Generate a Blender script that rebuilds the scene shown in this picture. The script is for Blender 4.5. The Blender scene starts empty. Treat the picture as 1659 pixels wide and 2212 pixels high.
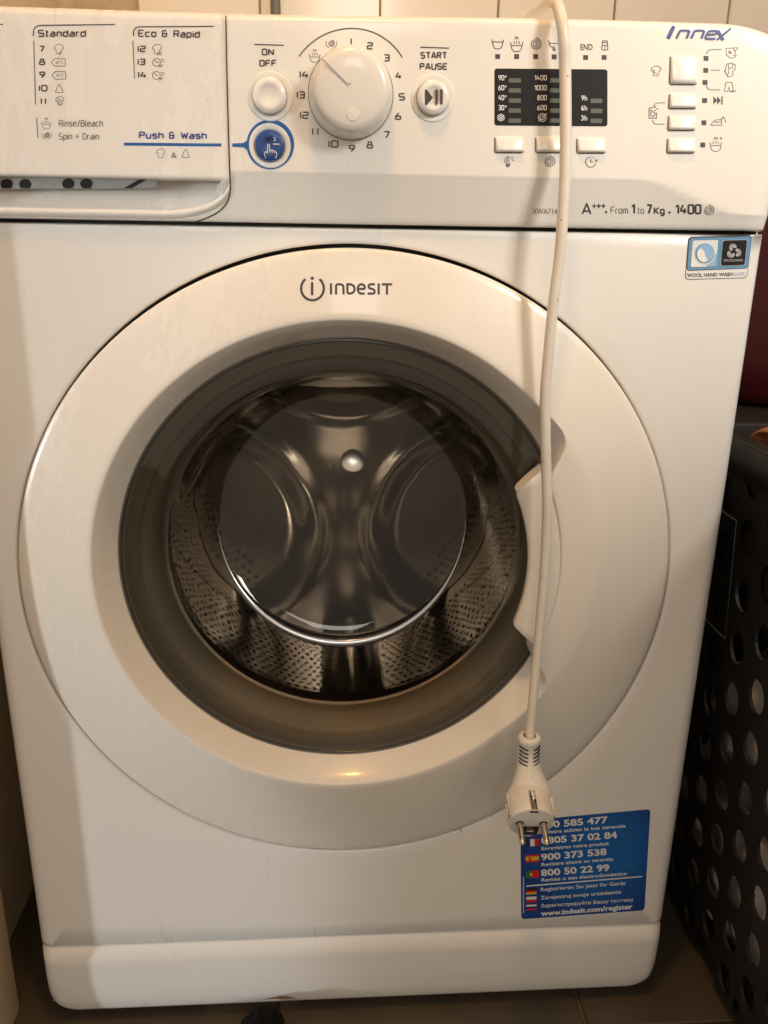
import bpy, bmesh, math, random
import numpy as np
from mathutils import Vector
random.seed(7)
S = bpy.context.scene
COL = S.collection

# ------------------------------------------------------------------ camera
CP = [-0.02617697861395089, -0.6297484348435111, 0.7116422483995749, 0.06845923308468291,
      0.31632844800324406, 0.01599175884154508, 1808.9563148889413]
W_, H_ = 1659.0, 2212.0            # units in which positions were measured on the photograph
def _rot(a, b, c):
    ca, sa, cb, sb, cc, sc = math.cos(a), math.sin(a), math.cos(b), math.sin(b), math.cos(c), math.sin(c)
    F = np.array([sa*cb, ca*cb, -sb]); R = np.array([ca, -sa, 0.]); U = np.cross(R, F)
    return cc*R+sc*U, -sc*R+cc*U, F
CR, CU, CF = _rot(*CP[3:6]); CC = np.array(CP[:3])
cam_d = bpy.data.cameras.new('camera'); cam = bpy.data.objects.new('camera', cam_d); COL.objects.link(cam)
cam_d.sensor_fit = 'HORIZONTAL'; cam_d.sensor_width = 36; cam_d.lens = CP[6]/W_*36
cam_d.clip_start = .02; cam_d.clip_end = 60
from mathutils import Matrix
cam.matrix_world = Matrix(((CR[0], CU[0], -CF[0], CC[0]), (CR[1], CU[1], -CF[1], CC[1]), (CR[2], CU[2], -CF[2], CC[2]), (0, 0, 0, 1)))
S.camera = cam
S.render.resolution_x = 768; S.render.resolution_y = 1024
def at(px, py, surf=0.0, off=0.0):
    """point of a real surface y = surf(x, z) measured at a place of the photograph"""
    d = CF+(px-829.5)/CP[6]*CR-(py-1106)/CP[6]*CU
    y = surf if not callable(surf) else 0.0
    for _ in range(12 if callable(surf) else 1):
        P = CC+d*((y-CC[1])/d[1])
        if callable(surf): y = surf(P[0], P[2])
    return Vector((P[0], P[1]-off, P[2]))

# ------------------------------------------------------------------ world + lamps (indoor lamps only)
wd = bpy.data.worlds.new('World'); S.world = wd; wd.use_nodes = True
wd.node_tree.nodes['Background'].inputs[0].default_value = (1, .83, .645, 1)
wd.node_tree.nodes['Background'].inputs[1].default_value = .62
S.view_settings.view_transform = 'Standard'; S.view_settings.look = 'None'
S.view_settings.exposure = 0.0; S.view_settings.gamma = 1
def aim(o, tgt):
    o.rotation_euler = (Vector(tgt)-o.location).to_track_quat('-Z', 'Y').to_euler()
def area(name, loc, tgt, sx, sy, power, col, spread=180):
    l = bpy.data.lights.new(name, 'AREA'); l.shape = 'RECTANGLE'; l.size = sx; l.size_y = sy
    l.energy = power; l.color = col; l.spread = math.radians(spread)
    o = bpy.data.objects.new(name, l); COL.objects.link(o); o.location = loc; aim(o, tgt); return o
l = bpy.data.lights.new('ceiling_bulb', 'POINT'); l.energy = 14.5; l.color = (1, .50, .12); l.shadow_soft_size = .05
o = bpy.data.objects.new('ceiling_bulb', l); COL.objects.link(o); o.location = (-.04, -.30, 1.55)
area('window_light', (.85, -.95, 1.35), (.24, 0, .82),   .26, .26, .56, (1, .95, .85), 34)
area('doorway_light', (-1.68, -.69, .45), (-.19, 0, .42), .14, 1.3, .28, (.92, .98, 1), 2.6)
area('hall_light', (.10, -2.3, 1.66), (0, .2, .5), .36, .36, 3.2, (1, .95, .90))

# ------------------------------------------------------------------ materials
def mat(name, col, rough=.5, metal=0, coat=0, noise=0, nscale=8, ncol=None, bump=0, bscale=200, spec=.5):
    m = bpy.data.materials.new(name); m.use_nodes = True; nt = m.node_tree; b = nt.nodes['Principled BSDF']
    b.inputs['Base Color'].default_value = (*col, 1); b.inputs['Roughness'].default_value = rough
    b.inputs['Metallic'].default_value = metal; b.inputs['Coat Weight'].default_value = coat
    b.inputs['Coat Roughness'].default_value = .08; b.inputs['Specular IOR Level'].default_value = spec
    tc = nt.nodes.new('ShaderNodeTexCoord')
    if noise:
        n = nt.nodes.new('ShaderNodeTexNoise'); n.inputs['Scale'].default_value = nscale; n.inputs['Detail'].default_value = 6
        nt.links.new(tc.outputs['Object'], n.inputs['Vector'])
        r = nt.nodes.new('ShaderNodeMapRange'); r.inputs[1].default_value = .35; r.inputs[2].default_value = .7
        r.inputs[3].default_value = 0; r.inputs[4].default_value = noise
        x = nt.nodes.new('ShaderNodeMix'); x.data_type = 'RGBA'
        x.inputs[6].default_value = (*col, 1); x.inputs[7].default_value = (*(ncol or [c*.6 for c in col]), 1)
        nt.links.new(n.outputs[0], r.inputs[0]); nt.links.new(r.outputs[0], x.inputs[0]); nt.links.new(x.outputs[2], b.inputs['Base Color'])
    if bump:
        n = nt.nodes.new('ShaderNodeTexNoise'); n.inputs['Scale'].default_value = bscale; n.inputs['Detail'].default_value = 3
        nt.links.new(tc.outputs['Object'], n.inputs['Vector'])
        u = nt.nodes.new('ShaderNodeBump'); u.inputs['Strength'].default_value = bump; u.inputs['Distance'].default_value = .001
        nt.links.new(n.outputs[0], u.inputs['Height']); nt.links.new(u.outputs[0], b.inputs['Normal'])
    return m
def specks(m, scale, thr, col):
    """a few small dirt specks on a material"""
    nt = m.node_tree; b = nt.nodes['Principled BSDF']; tc = nt.nodes.new('ShaderNodeTexCoord')
    v = nt.nodes.new('ShaderNodeTexVoronoi'); v.inputs['Scale'].default_value = scale
    nt.links.new(tc.outputs['Object'], v.inputs['Vector'])
    r = nt.nodes.new('ShaderNodeMapRange'); r.inputs[1].default_value = thr; r.inputs[2].default_value = thr*.5
    r.inputs[3].default_value = 0; r.inputs[4].default_value = .75
    x = nt.nodes.new('ShaderNodeMix'); x.data_type = 'RGBA'; x.inputs[7].default_value = (*col, 1)
    ln = b.inputs['Base Color'].links
    if ln: nt.links.new(ln[0].from_socket, x.inputs[6])
    else: x.inputs[6].default_value = b.inputs['Base Color'].default_value
    nt.links.new(v.outputs['Distance'], r.inputs[0]); nt.links.new(r.outputs[0], x.inputs[0]); nt.links.new(x.outputs[2], b.inputs['Base Color'])
M = {}
M['enamel'] = mat('white_enamel', (.80, .79, .775), .33, coat=.35, noise=.25, nscale=5, ncol=(.74, .71, .66), bump=.06, bscale=260)
M['plastic'] = mat('white_plastic', (.82, .80, .765), .24, coat=.25, noise=.2, nscale=9, ncol=(.76, .73, .68), bump=.03, bscale=300)
M['door'] = mat('door_plastic', (.80, .755, .695), .27, coat=.3, noise=.3, nscale=7, ncol=(.74, .67, .58), bump=.03, bscale=260)
def smudges(m, lo, hi):
    """uneven sheen from wiping and fingers"""
    nt = m.node_tree; b = nt.nodes['Principled BSDF']; tc = nt.nodes.new('ShaderNodeTexCoord'); mp = nt.nodes.new('ShaderNodeMapping'); mp.inputs['Scale'].default_value = (1, 1, .35)
    n = nt.nodes.new('ShaderNodeTexNoise'); n.inputs['Scale'].default_value = 26; n.inputs['Detail'].default_value = 8; n.inputs['Roughness'].default_value = .7
    r = nt.nodes.new('ShaderNodeMapRange'); r.inputs[1].default_value = .35; r.inputs[2].default_value = .68; r.inputs[3].default_value = lo; r.inputs[4].default_value = hi
    nt.links.new(tc.outputs['Object'], mp.inputs['Vector']); nt.links.new(mp.outputs[0], n.inputs['Vector']); nt.links.new(n.outputs[0], r.inputs[0]); nt.links.new(r.outputs[0], b.inputs['Roughness'])
smudges(M['enamel'], .26, .42); smudges(M['plastic'], .18, .34); smudges(M['door'], .2, .36)
specks(M['enamel'], 26, .022, (.40, .33, .24)); specks(M['door'], 30, .022, (.38, .30, .21)); specks(M['plastic'], 34, .018, (.42, .35, .26))
M['slotgrey'] = mat('grey_plastic', (.42, .43, .44), .4)
M['gap'] = mat('gap_black', (.012, .011, .012), .7)
M['softgap'] = mat('gap_grey', (.16, .15, .15), .7)
M['ink'] = mat('dark_ink', (.055, .045, .05), .5)
M['inkgrey'] = mat('grey_ink', (.17, .155, .155), .5)
M['blue'] = mat('blue_print', (.012, .11, .36), .35)
M['blueink'] = mat('blue_ink', (.02, .06, .27), .4)
M['bluebutton'] = mat('blue_button', (.012, .06, .25), .28, coat=.3)
M['whiteink'] = mat('white_ink', (.75, .76, .77), .5)
M['paleink'] = mat('pale_blue_ink', (.42, .52, .72), .5)
M['palegrey'] = mat('pale_grey_ink', (.5, .5, .5), .5)
M['display'] = mat('display_black', (.012, .010, .012), .32, spec=.3)
M['segment'] = mat('display_segment', (.10, .12, .095), .4)
M['rubber'] = mat('gasket_rubber', (.21, .19, .155), .45, bump=.1, bscale=120)
M['rim'] = mat('dark_rim', (.045, .042, .038), .25)
M['steel'] = mat('stainless_steel', (.70, .65, .60), .22, metal=1, noise=.45, nscale=11, ncol=(.48, .42, .36), bump=.05, bscale=60)
M['steeldark'] = mat('drum_hole_dark', (.022, .02, .018), .6)
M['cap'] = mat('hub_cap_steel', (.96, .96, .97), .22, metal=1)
M['cord'] = mat('cord_white', (.74, .69, .62), .36, noise=.45, nscale=30, ncol=(.60, .52, .42), bump=.1, bscale=90)
specks(M['cord'], 90, .09, (.22, .15, .09))
M['plug'] = mat('plug_white', (.80, .76, .70), .38, noise=.4, nscale=60, ncol=(.66, .58, .48), bump=.05)
specks(M['plug'], 130, .10, (.35, .24, .15))
M['pin'] = mat('nickel_pin', (.62, .56, .48), .24, metal=1, noise=.4, nscale=200, ncol=(.35, .28, .2))
M['plugdark'] = mat('plug_socket_dark', (.02, .018, .018), .5)
M['tile'] = mat('wall_tile_glaze', (.92, .92, .91), .16, coat=.3, noise=.3, nscale=4, ncol=(.86, .85, .82))
M['grout'] = mat('tile_grout', (.62, .54, .42), .85, noise=.5, nscale=40)
M['wall'] = mat('painted_wall', (.72, .60, .42), .7, noise=.4, nscale=3, bump=.2, bscale=80)
M['jamb'] = mat('door_jamb_paint', (.64, .50, .32), .55, noise=.4, nscale=6, bump=.1, bscale=80)
M['floor'] = mat('floor_tile', (.085, .066, .046), .42, noise=.7, nscale=9, ncol=(.05, .04, .028), bump=.15, bscale=60)
M['floorgrout'] = mat('floor_grout', (.16, .115, .075), .9, noise=.5, nscale=60)
M['pipe'] = mat('grey_pipe', (.16, .17, .17), .35)
M['basket'] = mat('basket_plastic', (.013, .011, .010), .5, noise=.4, nscale=12, bump=.15, bscale=150)
M['basketlabel'] = mat('basket_label', (.008, .008, .009), .3)
M['labelline'] = mat('label_line', (.16, .17, .15), .5)
M['clothwhite'] = mat('white_cloth', (.80, .72, .66), .9, noise=.6, nscale=25, ncol=(.50, .42, .38), bump=.6, bscale=400)
M['clothorange'] = mat('orange_cloth', (.50, .17, .07), .9, bump=.5, bscale=400)
M['clothred'] = mat('red_cloth', (.45, .02, .02), .85, bump=.5, bscale=400)
M['clothpink'] = mat('pink_cloth', (.62, .22, .20), .9, bump=.5, bscale=400)
M['clothdark'] = mat('dark_cloth', (.02, .02, .03), .9, bump=.5, bscale=400)
M['clothblue'] = mat('blue_cloth', (.02, .03, .12), .9, bump=.5, bscale=400)
M['black'] = mat('black_fabric', (.008, .007, .007), 1, bump=.8, bscale=300, spec=.1)
M['red'] = mat('red_plastic', (.06, .003, .005), .45)
M['wood'] = mat('dark_wood', (.022, .013, .010), .6, noise=.6, nscale=18, bump=.1)
M['f_red'] = mat('flag_red', (.60, .02, .03), .4); M['f_navy'] = mat('flag_navy', (.015, .02, .13), .4)
M['f_white'] = mat('flag_white', (.75, .75, .75), .4); M['f_yel'] = mat('flag_yellow', (.80, .45, .03), .4)
M['f_green'] = mat('flag_green', (.03, .16, .05), .4); M['f_black'] = mat('flag_black', (.015, .012, .012), .4)
M['paintedreflection'] = mat('painted_reflection', (.30, .20, .09), .6)  # brown that stands in for a reflection and shadow on the kick plate
M['woolblue'] = mat('label_blue', (.13, .30, .50), .35)
M['woolwhite'] = mat('label_white', (.78, .78, .78), .35)
M['skyblue'] = mat('label_pale_blue', (.28, .48, .72), .35)
# sticker: blue print with a lighter middle (a printed gradient)
def sticker_mat():
    m = mat('sticker_blue', (.01, .08, .33), .35, coat=.3); nt = m.node_tree; b = nt.nodes['Principled BSDF']
    tc = nt.nodes.new('ShaderNodeTexCoord'); g = nt.nodes.new('ShaderNodeTexGradient'); g.gradient_type = 'SPHERICAL'
    mp = nt.nodes.new('ShaderNodeMapping'); c = at(1300, 1850)
    mp.inputs['Location'].default_value = (-c.x*15, 0, -c.z*13); mp.inputs['Scale'].default_value = (15, 0, 13)
    r = nt.nodes.new('ShaderNodeValToRGB'); r.color_ramp.elements[0].color = (.008, .05, .26, 1); r.color_ramp.elements[1].color = (.006, .12, .42, 1)
    r.color_ramp.elements[1].position = .6
    nt.links.new(tc.outputs['Object'], mp.inputs['Vector']); nt.links.new(mp.outputs[0], g.inputs[0]); nt.links.new(g.outputs[0], r.inputs[0])
    nt.links.new(r.outputs[0], b.inputs['Base Color']); return m
M['sticker'] = sticker_mat()
def glass_mat(name, tint, gloss_rough=.02, ior=1.5, wav=0, extra=0):
    m = bpy.data.materials.new(name); m.use_nodes = True; nt = m.node_tree; nt.nodes.clear()
    out = nt.nodes.new('ShaderNodeOutputMaterial'); t = nt.nodes.new('ShaderNodeBsdfTransparent'); t.inputs[0].default_value = (*tint, 1)
    g = nt.nodes.new('ShaderNodeBsdfGlossy'); g.inputs['Roughness'].default_value = gloss_rough
    f = nt.nodes.new('ShaderNodeFresnel'); f.inputs[0].default_value = ior
    mx = nt.nodes.new('ShaderNodeMixShader')
    nt.links.new(f.outputs[0], mx.inputs[0]); nt.links.new(t.outputs[0], mx.inputs[1]); nt.links.new(g.outputs[0], mx.inputs[2]); nt.links.new(mx.outputs[0], out.inputs[0])
    if wav:
        rf = nt.nodes.new('ShaderNodeBsdfRefraction'); rf.inputs['Color'].default_value = (*tint, 1); rf.inputs['Roughness'].default_value = .05; rf.inputs['IOR'].default_value = 1.10
        m2 = nt.nodes.new('ShaderNodeMixShader'); m2.inputs[0].default_value = .6; nt.links.new(t.outputs[0], m2.inputs[1]); nt.links.new(rf.outputs[0], m2.inputs[2]); nt.links.new(m2.outputs[0], mx.inputs[1])
        n2 = nt.nodes.new('ShaderNodeTexNoise'); n2.inputs['Scale'].default_value = 30; n2.inputs['Detail'].default_value = 1; u2 = nt.nodes.new('ShaderNodeBump'); u2.inputs['Distance'].default_value = .004
        tc2 = nt.nodes.new('ShaderNodeTexCoord'); nt.links.new(tc2.outputs['Object'], n2.inputs['Vector']); nt.links.new(n2.outputs[0], u2.inputs['Height']); nt.links.new(u2.outputs[0], rf.inputs['Normal'])
        tc = nt.nodes.new('ShaderNodeTexCoord'); n = nt.nodes.new('ShaderNodeTexNoise'); n.inputs['Scale'].default_value = 14
        u = nt.nodes.new('ShaderNodeBump'); u.inputs['Distance'].default_value = wav
        nt.links.new(tc.outputs['Object'], n.inputs['Vector']); nt.links.new(n.outputs[0], u.inputs['Height'])
        nt.links.new(u.outputs[0], g.inputs['Normal']); nt.links.new(u.outputs[0], f.inputs['Normal'])
    return m
M['glass'] = glass_mat('bowl_glass', (.85, .82, .76), .03, 1.5, wav=.0005)
sg = bpy.data.materials.new('glossy_edge_glass'); sg.use_nodes = True; _b = sg.node_tree.nodes['Principled BSDF']; _b.inputs['Transmission Weight'].default_value = 1; _b.inputs['Roughness'].default_value = .03; _b.inputs['IOR'].default_value = 1.5
M['glossyglass'] = sg
_nt = sg.node_tree; _g = _nt.nodes.new('ShaderNodeBsdfGlossy'); _g.inputs['Roughness'].default_value = .16; _g.inputs[0].default_value = (.86, .88, .9, 1); _m = _nt.nodes.new('ShaderNodeMixShader'); _m.inputs[0].default_value = .5  # pale gloss mixed into the glass to brighten the crescent highlight
_nt.links.new(_b.outputs[0], _m.inputs[1]); _nt.links.new(_g.outputs[0], _m.inputs[2]); _nt.links.new(_m.outputs[0], _nt.nodes['Material Output'].inputs[0])
M['flange'] = glass_mat('bowl_flange_glass', (.72, .68, .60), .08, 1.5)

# ------------------------------------------------------------------ object helpers
def obj(name, me, parent=None, m=None, smooth=True):
    if m is not None:
        me.materials.clear(); me.materials.append(M[m] if isinstance(m, str) else m)
    if smooth: me.polygons.foreach_set('use_smooth', [True]*len(me.polygons))
    o = bpy.data.objects.new(name, me); COL.objects.link(o)
    if parent is not None: o.parent = parent
    return o
def mesh(name, V, Fc):
    me = bpy.data.meshes.new(name); me.from_pydata([tuple(v) for v in V], [], Fc); me.update(); return me
def thing(name, label, cat, group=None):
    o = bpy.data.objects.new(name, None); COL.objects.link(o); o['label'] = label; o['category'] = cat
    if group: o['group'] = group
    return o
def tag(o, label, cat, group=None):
    o['label'] = label; o['category'] = cat
    if group: o['group'] = group
    return o
def grid(name, P, parent, m, closed_u=False, closed_v=False, smooth=True, flip=False):
    """P[i][j] points -> quad grid"""
    n, k = len(P), len(P[0]); V = [p for row in P for p in row]; Fc = []
    for i in range(n if closed_u else n-1):
        for j in range(k if closed_v else k-1):
            a, b, c, d = i*k+j, ((i+1) % n)*k+j, ((i+1) % n)*k+(j+1) % k, i*k+(j+1) % k
            Fc.append((a, d, c, b) if flip else (a, b, c, d))
    return obj(name, mesh(name, V, Fc), parent, m, smooth)
def box(name, lo, hi, parent, m, bev=.0, seg=3):
    bm = bmesh.new(); bmesh.ops.create_cube(bm, size=1)
    for v in bm.verts:
        v.co = Vector([(lo[i]+hi[i])/2+v.co[i]*(hi[i]-lo[i]) for i in range(3)])
    if bev: bmesh.ops.bevel(bm, geom=bm.edges[:], offset=bev, segments=seg, affect='EDGES', profile=.5)
    me = bpy.data.meshes.new(name); bm.to_mesh(me); bm.free()
    o = obj(name, me, parent, m, smooth=bool(bev)); 
    if bev: me.set_sharp_from_angle(angle=math.radians(50))
    return o
def lathe(name, prof, org, axis, parent, m, seg=64, caps=True, up=None):
    """prof: list of (r, h) along axis from org"""
    a = Vector(axis).normalized(); t = (Vector(up) if up else (Vector((1, 0, 0)) if abs(a.x) < .9 else Vector((0, 0, 1))))
    u = (t-a*t.dot(a)).normalized(); w = a.cross(u); org = Vector(org)
    V = []; Fc = []; n = len(prof)
    for i in range(seg):
        c, s = math.cos(2*math.pi*i/seg), math.sin(2*math.pi*i/seg)
        for r, h in prof: V.append(org+a*h+(u*c+w*s)*r)
    for i in range(seg):
        k = (i+1) % seg
        for j in range(n-1): Fc.append((i*n+j, k*n+j, k*n+j+1, i*n+j+1))
    if caps:
        if prof[0][0] > 1e-6: Fc.append([i*n for i in range(seg)][::-1])
        if prof[-1][0] > 1e-6: Fc.append([i*n+n-1 for i in range(seg)])
    me = mesh(name, V, Fc); o = obj(name, me, parent, m); me.set_sharp_from_angle(angle=math.radians(35)); return o
def smoothpath(pts, n=12):
    """Catmull-Rom"""
    P = [Vector(p) for p in pts]; P = [P[0]*2-P[1]]+P+[P[-1]*2-P[-2]]; out = []
    for i in range(1, len(P)-2):
        for k in range(n):
            t = k/n; a, b, c, d = P[i-1], P[i], P[i+1], P[i+2]
            out.append(.5*((2*b)+(c-a)*t+(2*a-5*b+4*c-d)*t*t+(3*b-a-3*c+d)*t**3))
    out.append(P[-2]); return out
def tube(name, pts, r, parent, m, seg=16, rf=None):
    V = []; Fc = []; u = None; n = len(pts)
    for i, p in enumerate(pts):
        d = (pts[min(i+1, n-1)]-pts[max(i-1, 0)]).normalized()
        if u is None: u = d.orthogonal().normalized()
        u = (u-d*u.dot(d)).normalized(); w = d.cross(u); rr = rf(i/(n-1)) if rf else r
        for k in range(seg):
            a = 2*math.pi*k/seg; V.append(p+(u*math.cos(a)+w*math.sin(a))*rr)
    for i in range(n-1):
        for k in range(seg):
            q = (k+1) % seg; Fc.append((i*seg+k, i*seg+q, (i+1)*seg+q, (i+1)*seg+k))
    Fc.append(list(range(seg))[::-1]); Fc.append([(n-1)*seg+k for k in range(seg)])
    return obj(name, mesh(name, V, Fc), parent, m)
def sm(t): t = max(0, min(1, t)); return t*t*(3-2*t)
R_ = math.radians

# ------------------------------------------------------------------ surfaces of the machine
XH = .2975; ZTOP = .850; ZSEAM = .7195; ZPL = .0817
YP = -.012                                     # upper face of the control panel
def crease(x): return .7537-.022*sm((x-.19)/.08)
def ztop(x):                                   # upper edge of the panel, dropping in a rounded corner at both ends
    e = abs(x)-.238; d = .030*(1-math.sqrt(max(0, 1-(e/.0605)**2))) if e > 0 else 0
    return .8492+.0040*sm((x+.15)/.35)-d
DX = -.0930                                    # right edge of the detergent drawer front
def drawer_bot(x):
    xc = DX-.046
    return .7207+(.021*(1-math.sqrt(max(0, 1-((x-xc)/.046)**2))) if x > xc else 0)
def panel_y(x, z):
    zc = crease(x); zt = ztop(x)
    if z > zc: y = YP
    else:
        t = (zc-z)/(zc-.7205); y = YP+.0085*t*(1-.55*sm((x-.19)/.09))
        if z > zc-.0015: y = YP+.0003*((zc-z)/.0015)
    if z > zt-.0062: y = YP+.012*(1-math.sqrt(max(0, 1-((z-zt+.0062)/.0062)**2)))
    if z < .7225: y += .002*(1-math.sqrt(max(0, 1-((.7225-z)/.002)**2)))
    e = abs(x)-(XH-.022)
    if e > 0: y += .024*(1-math.sqrt(max(0, 1-(e/.022)**2)))
    return y
def drawer_y(x, z):
    y = panel_y(x, z)-.0012 if z > .7475 else YP-.0012
    if z <= .7475:
        zb = drawer_bot(x); zr = zb+.0065
        lip = panel_y(x, zr)-.0010
        side = sm((-.0985-x)/.004)
        t = max(0, min(1, (z-zr)/(.7475-zr)))
        if z < zr:                              # lower rim, rolling back into the seam
            q = (z-zb)/(zr-zb); y0 = panel_y(x, z)-.0010-.0014*math.sin(math.pi*min(1, q))+.0030*(1-q)**3
            y = y0
        else:
            sc = lip+.020*t**.75
            flat = lip+(YP-.0012-lip)*t
            y = flat*(1-side)+sc*side
    e = x-(DX-.0015)
    if e > 0: y += .0012*(e/.0015)**2
    return y

wm = thing('washing_machine', 'white front loading washing machine with round glass door and control panel, standing on tiles', 'washing machine')

# cabinet body (sides, back, top)
for sx in (-1, 1): box('side_panel', (min(sx*(XH-.0015), sx*(XH-.0005)), .0165, .0), (max(sx*(XH-.0015), sx*(XH-.0005)), .56, .842), wm, 'enamel')
box('back_panel', (-XH+.002, .555, .01), (XH-.002, .558, .842), wm, 'gap')
top = box('worktop', (-XH, .012, .8425), (XH, .565, .8495), wm, 'plastic', .003)
backing = box('gap_backing', (-XH+.016, .012, .70), (XH-.016, .0155, .7228), wm, 'gap')

# cabinet front: sheet with the round door opening
OX, OZ, OR = -.0085, .4437, .2636
def ray_rect(th, x0, x1, z0, z1):
    c, s = math.cos(th), math.sin(th); t = 1e9
    if c > 1e-9: t = min(t, (x1-OX)/c)
    if c < -1e-9: t = min(t, (x0-OX)/c)
    if s > 1e-9: t = min(t, (z1-OZ)/s)
    if s < -1e-9: t = min(t, (z0-OZ)/s)
    return OX+c*t, OZ+s*t
angs = sorted(set([round(2*math.pi*i/240, 6) for i in range(240)]+[round(math.atan2(z-OZ, x-OX) % (2*math.pi), 6) for x in (-XH, XH) for z in (ZPL, ZSEAM-.001)]))
Z0, Z1 = ZPL+.0006, ZSEAM-.0012
P = []
for th in angs:
    c, s = math.cos(th), math.sin(th); bx, bz = ray_rect(th, -XH, XH, Z0, Z1); rb = math.hypot(bx-OX, bz-OZ)
    col = []
    for rr, yy in ((OR, .016), (OR, .0025), (OR+.0004, .001), (OR+.0012, .0003), (OR+.0022, 0)): 
        col.append(Vector((OX+c*rr, yy, OZ+s*rr)))
    ib = Vector((max(-XH+.013, min(XH-.013, bx)), 0, max(Z0+.0016, min(Z1-.0016, bz)))); ia = col[-1].copy()
    for t in (.12, .3, .6, .85): col.append(ia.lerp(ib, t))
    for k in range(7):
        a = k/6*math.pi/2; ix = .013*(1-math.sin(a)); iz = .0016*(1-math.sin(a)); y = .013*(1-math.cos(a))
        col.append(Vector((max(-XH+ix, min(XH-ix, bx)), y, max(Z0+iz, min(Z1-iz, bz)))))
    col.append(Vector((max(-XH, min(XH, bx)), .017, bz)))
    P.append(col)
cf = grid('front_sheet', P, wm, 'enamel', closed_u=True)
lathe('door_recess', [(OR+.004, .0), (.19, .0)], (OX, .0155, OZ), (0, -1, 0), wm, 'gap', 96, caps=False)

# plinth: kick panel with rounded lower corners, a bevel along its upper edge
cols = []
nx = 120
for i in range(nx+1):
    x = -XH+2*XH*i/nx
    # denser near both ends
    u = i/nx*2-1; x = XH*math.copysign(abs(u)**.8, u) if u else 0
    e = abs(x)-(XH-.030); zb = -.001+(.034*(1-math.sqrt(max(0, 1-(e/.030)**2))) if e > 0 else 0)
    e2 = abs(x)-(XH-.013); yr = .013*(1-math.sqrt(max(0, 1-(e2/.013)**2))) if e2 > 0 else 0
    row = []
    zt = ZPL-.0005
    prof = [(zt, .016), (zt, .0035), (zt-.0006, .0018), (zt-.0018, .0008), (zt-.012, -.0028), (zt-.0165, -.0034), (.062, -.0034), (.04, -.003), (.02, -.0018), (.008, 0), (.004, .0022), (.0015, .0065), (0, .016)]
    for z, y in prof:
        z2 = zb+(z)*(zt-zb)/zt
        row.append(Vector((x, max(y+yr, -.01), z2)))
    cols.append(row)
grid('kick_plate', cols, wm, 'enamel', flip=False)

# control panel ------------------------------------------------------
xs = sorted(set([round(-XH+.022-.022*math.sin(a*math.pi/20), 5) for a in range(11)]+[round(XH-.022+.022*math.sin(a*math.pi/20), 5) for a in range(11)]+[round(-.27+.54*i/70, 5) for i in range(71)]+[round(DX-.046+.001*i, 5) for i in range(45)]+[DX-.0009, DX-.0007]))
zs = sorted(set([.7205, .7208, .7213, .722, .7225]+[.7553]+[.7535-.0010*i for i in range(0, 30)]+[.757+.0075*i for i in range(11)]+[.844+.0062*math.sin(a*math.pi/24) for a in range(13)]))
zu = []
for z in zs:
    if not zu or z-zu[-1] > .00055 or z > .845 or z < .7224: zu.append(z)
P = []
for x in xs:
    zc = crease(x)
    zz = list(zu); k = min(range(2, len(zz)-2), key=lambda q: abs(zz[q]-zc)); zz[k-1], zz[k], zz[k+1] = zc-.0012, zc, zc+.0003
    row = []
    y0 = None
    for z in zz:
        z2 = z if z < .80 else .80+(z-.80)*(ztop(x)-.80)/.0502; y = panel_y(x, z2)
        if x < DX-.0008 and z2 > drawer_bot(x)+.0030: y += .034
        row.append(Vector((x, y, z2)))
    row = [Vector((x, .014, .7205))]+row+[Vector((x, .03, row[-1].z-.0005))]
    P.append(row)
cp = grid('control_panel', P, wm, 'plastic')

# detergent drawer front
xs = [-XH+.004*i for i in range(48)]; xs = [x for x in xs if x < -.142]+[-.142+.00175*i for i in range(int((DX+.142)/.00175))]+[DX-.0020, DX-.0012, DX-.0006, DX]
zfr = [0, .04, .1, .2, .35, .5, .7, 1]
P = []
for x in xs:
    zb = drawer_bot(x); zr = zb+.0065
    low = [zb+(zr-zb)*f for f in zfr]+[zr+(.7474-zr)*f for f in (.06, .15, .25, .35, .45, .55, .65, .75, .85, .93, 1)]
    up = [.74752, .7482, .750, .76, .78, .80, .82, .836, .8429, .8445, .846, .8474, .8483]
    row = [Vector((x, drawer_y(x, zb)+.004, zb))]+[Vector((x, drawer_y(x, z), z)) for z in low]
    row += [Vector((x, (YP-.0012)+(.0012*((x-DX+.0015)/.0015)**2 if x > DX-.0015 else 0)+(.0006 if k == 0 else 0), z)) if z < .844 else Vector((x, drawer_y(x, z), z)) for k, z in enumerate(up)]
    P.append(row)
dr = grid('detergent_drawer', P, wm, 'plastic'); dr.data.set_sharp_from_angle(angle=R_(55))

# ------------------------------------------------------------------ flat print on the surfaces
def fill(name, parts, parent, m, surf, off=.00018):
    """parts: list of (verts2d, faces) in photograph units -> one mesh lying on the surface"""
    V = []; Fc = []
    for k, (vs, fs) in enumerate(parts):
        b = len(V); V += [at(x, y, surf, off+k*.000004) for x, y in vs]; Fc += [[b+i for i in f] for f in fs]
    me = mesh(name, V, Fc); o = obj(name, me, parent, m, smooth=False); return o
def rounded(pts, r, n=4):
    pts = [Vector(p) for p in pts]; closed = (pts[0]-pts[-1]).length < 1e-6
    core = pts[:-1] if closed else pts; out = []; N = len(core)
    for i in range(N):
        if not closed and i in (0, N-1): out.append(core[i]); continue
        a, b, c = core[i-1], core[i], core[(i+1) % N]
        da, dc = (a-b), (c-b); ra = min(r, da.length*.49, dc.length*.49)
        if ra < 1e-6: out.append(b); continue
        p, q = b+da.normalized()*ra, b+dc.normalized()*ra
        for k in range(n+1):
            t = k/n; out.append(p*(1-t)**2+b*2*t*(1-t)+q*t*t)
    if closed: out.append(out[0].copy())
    return out
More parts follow.
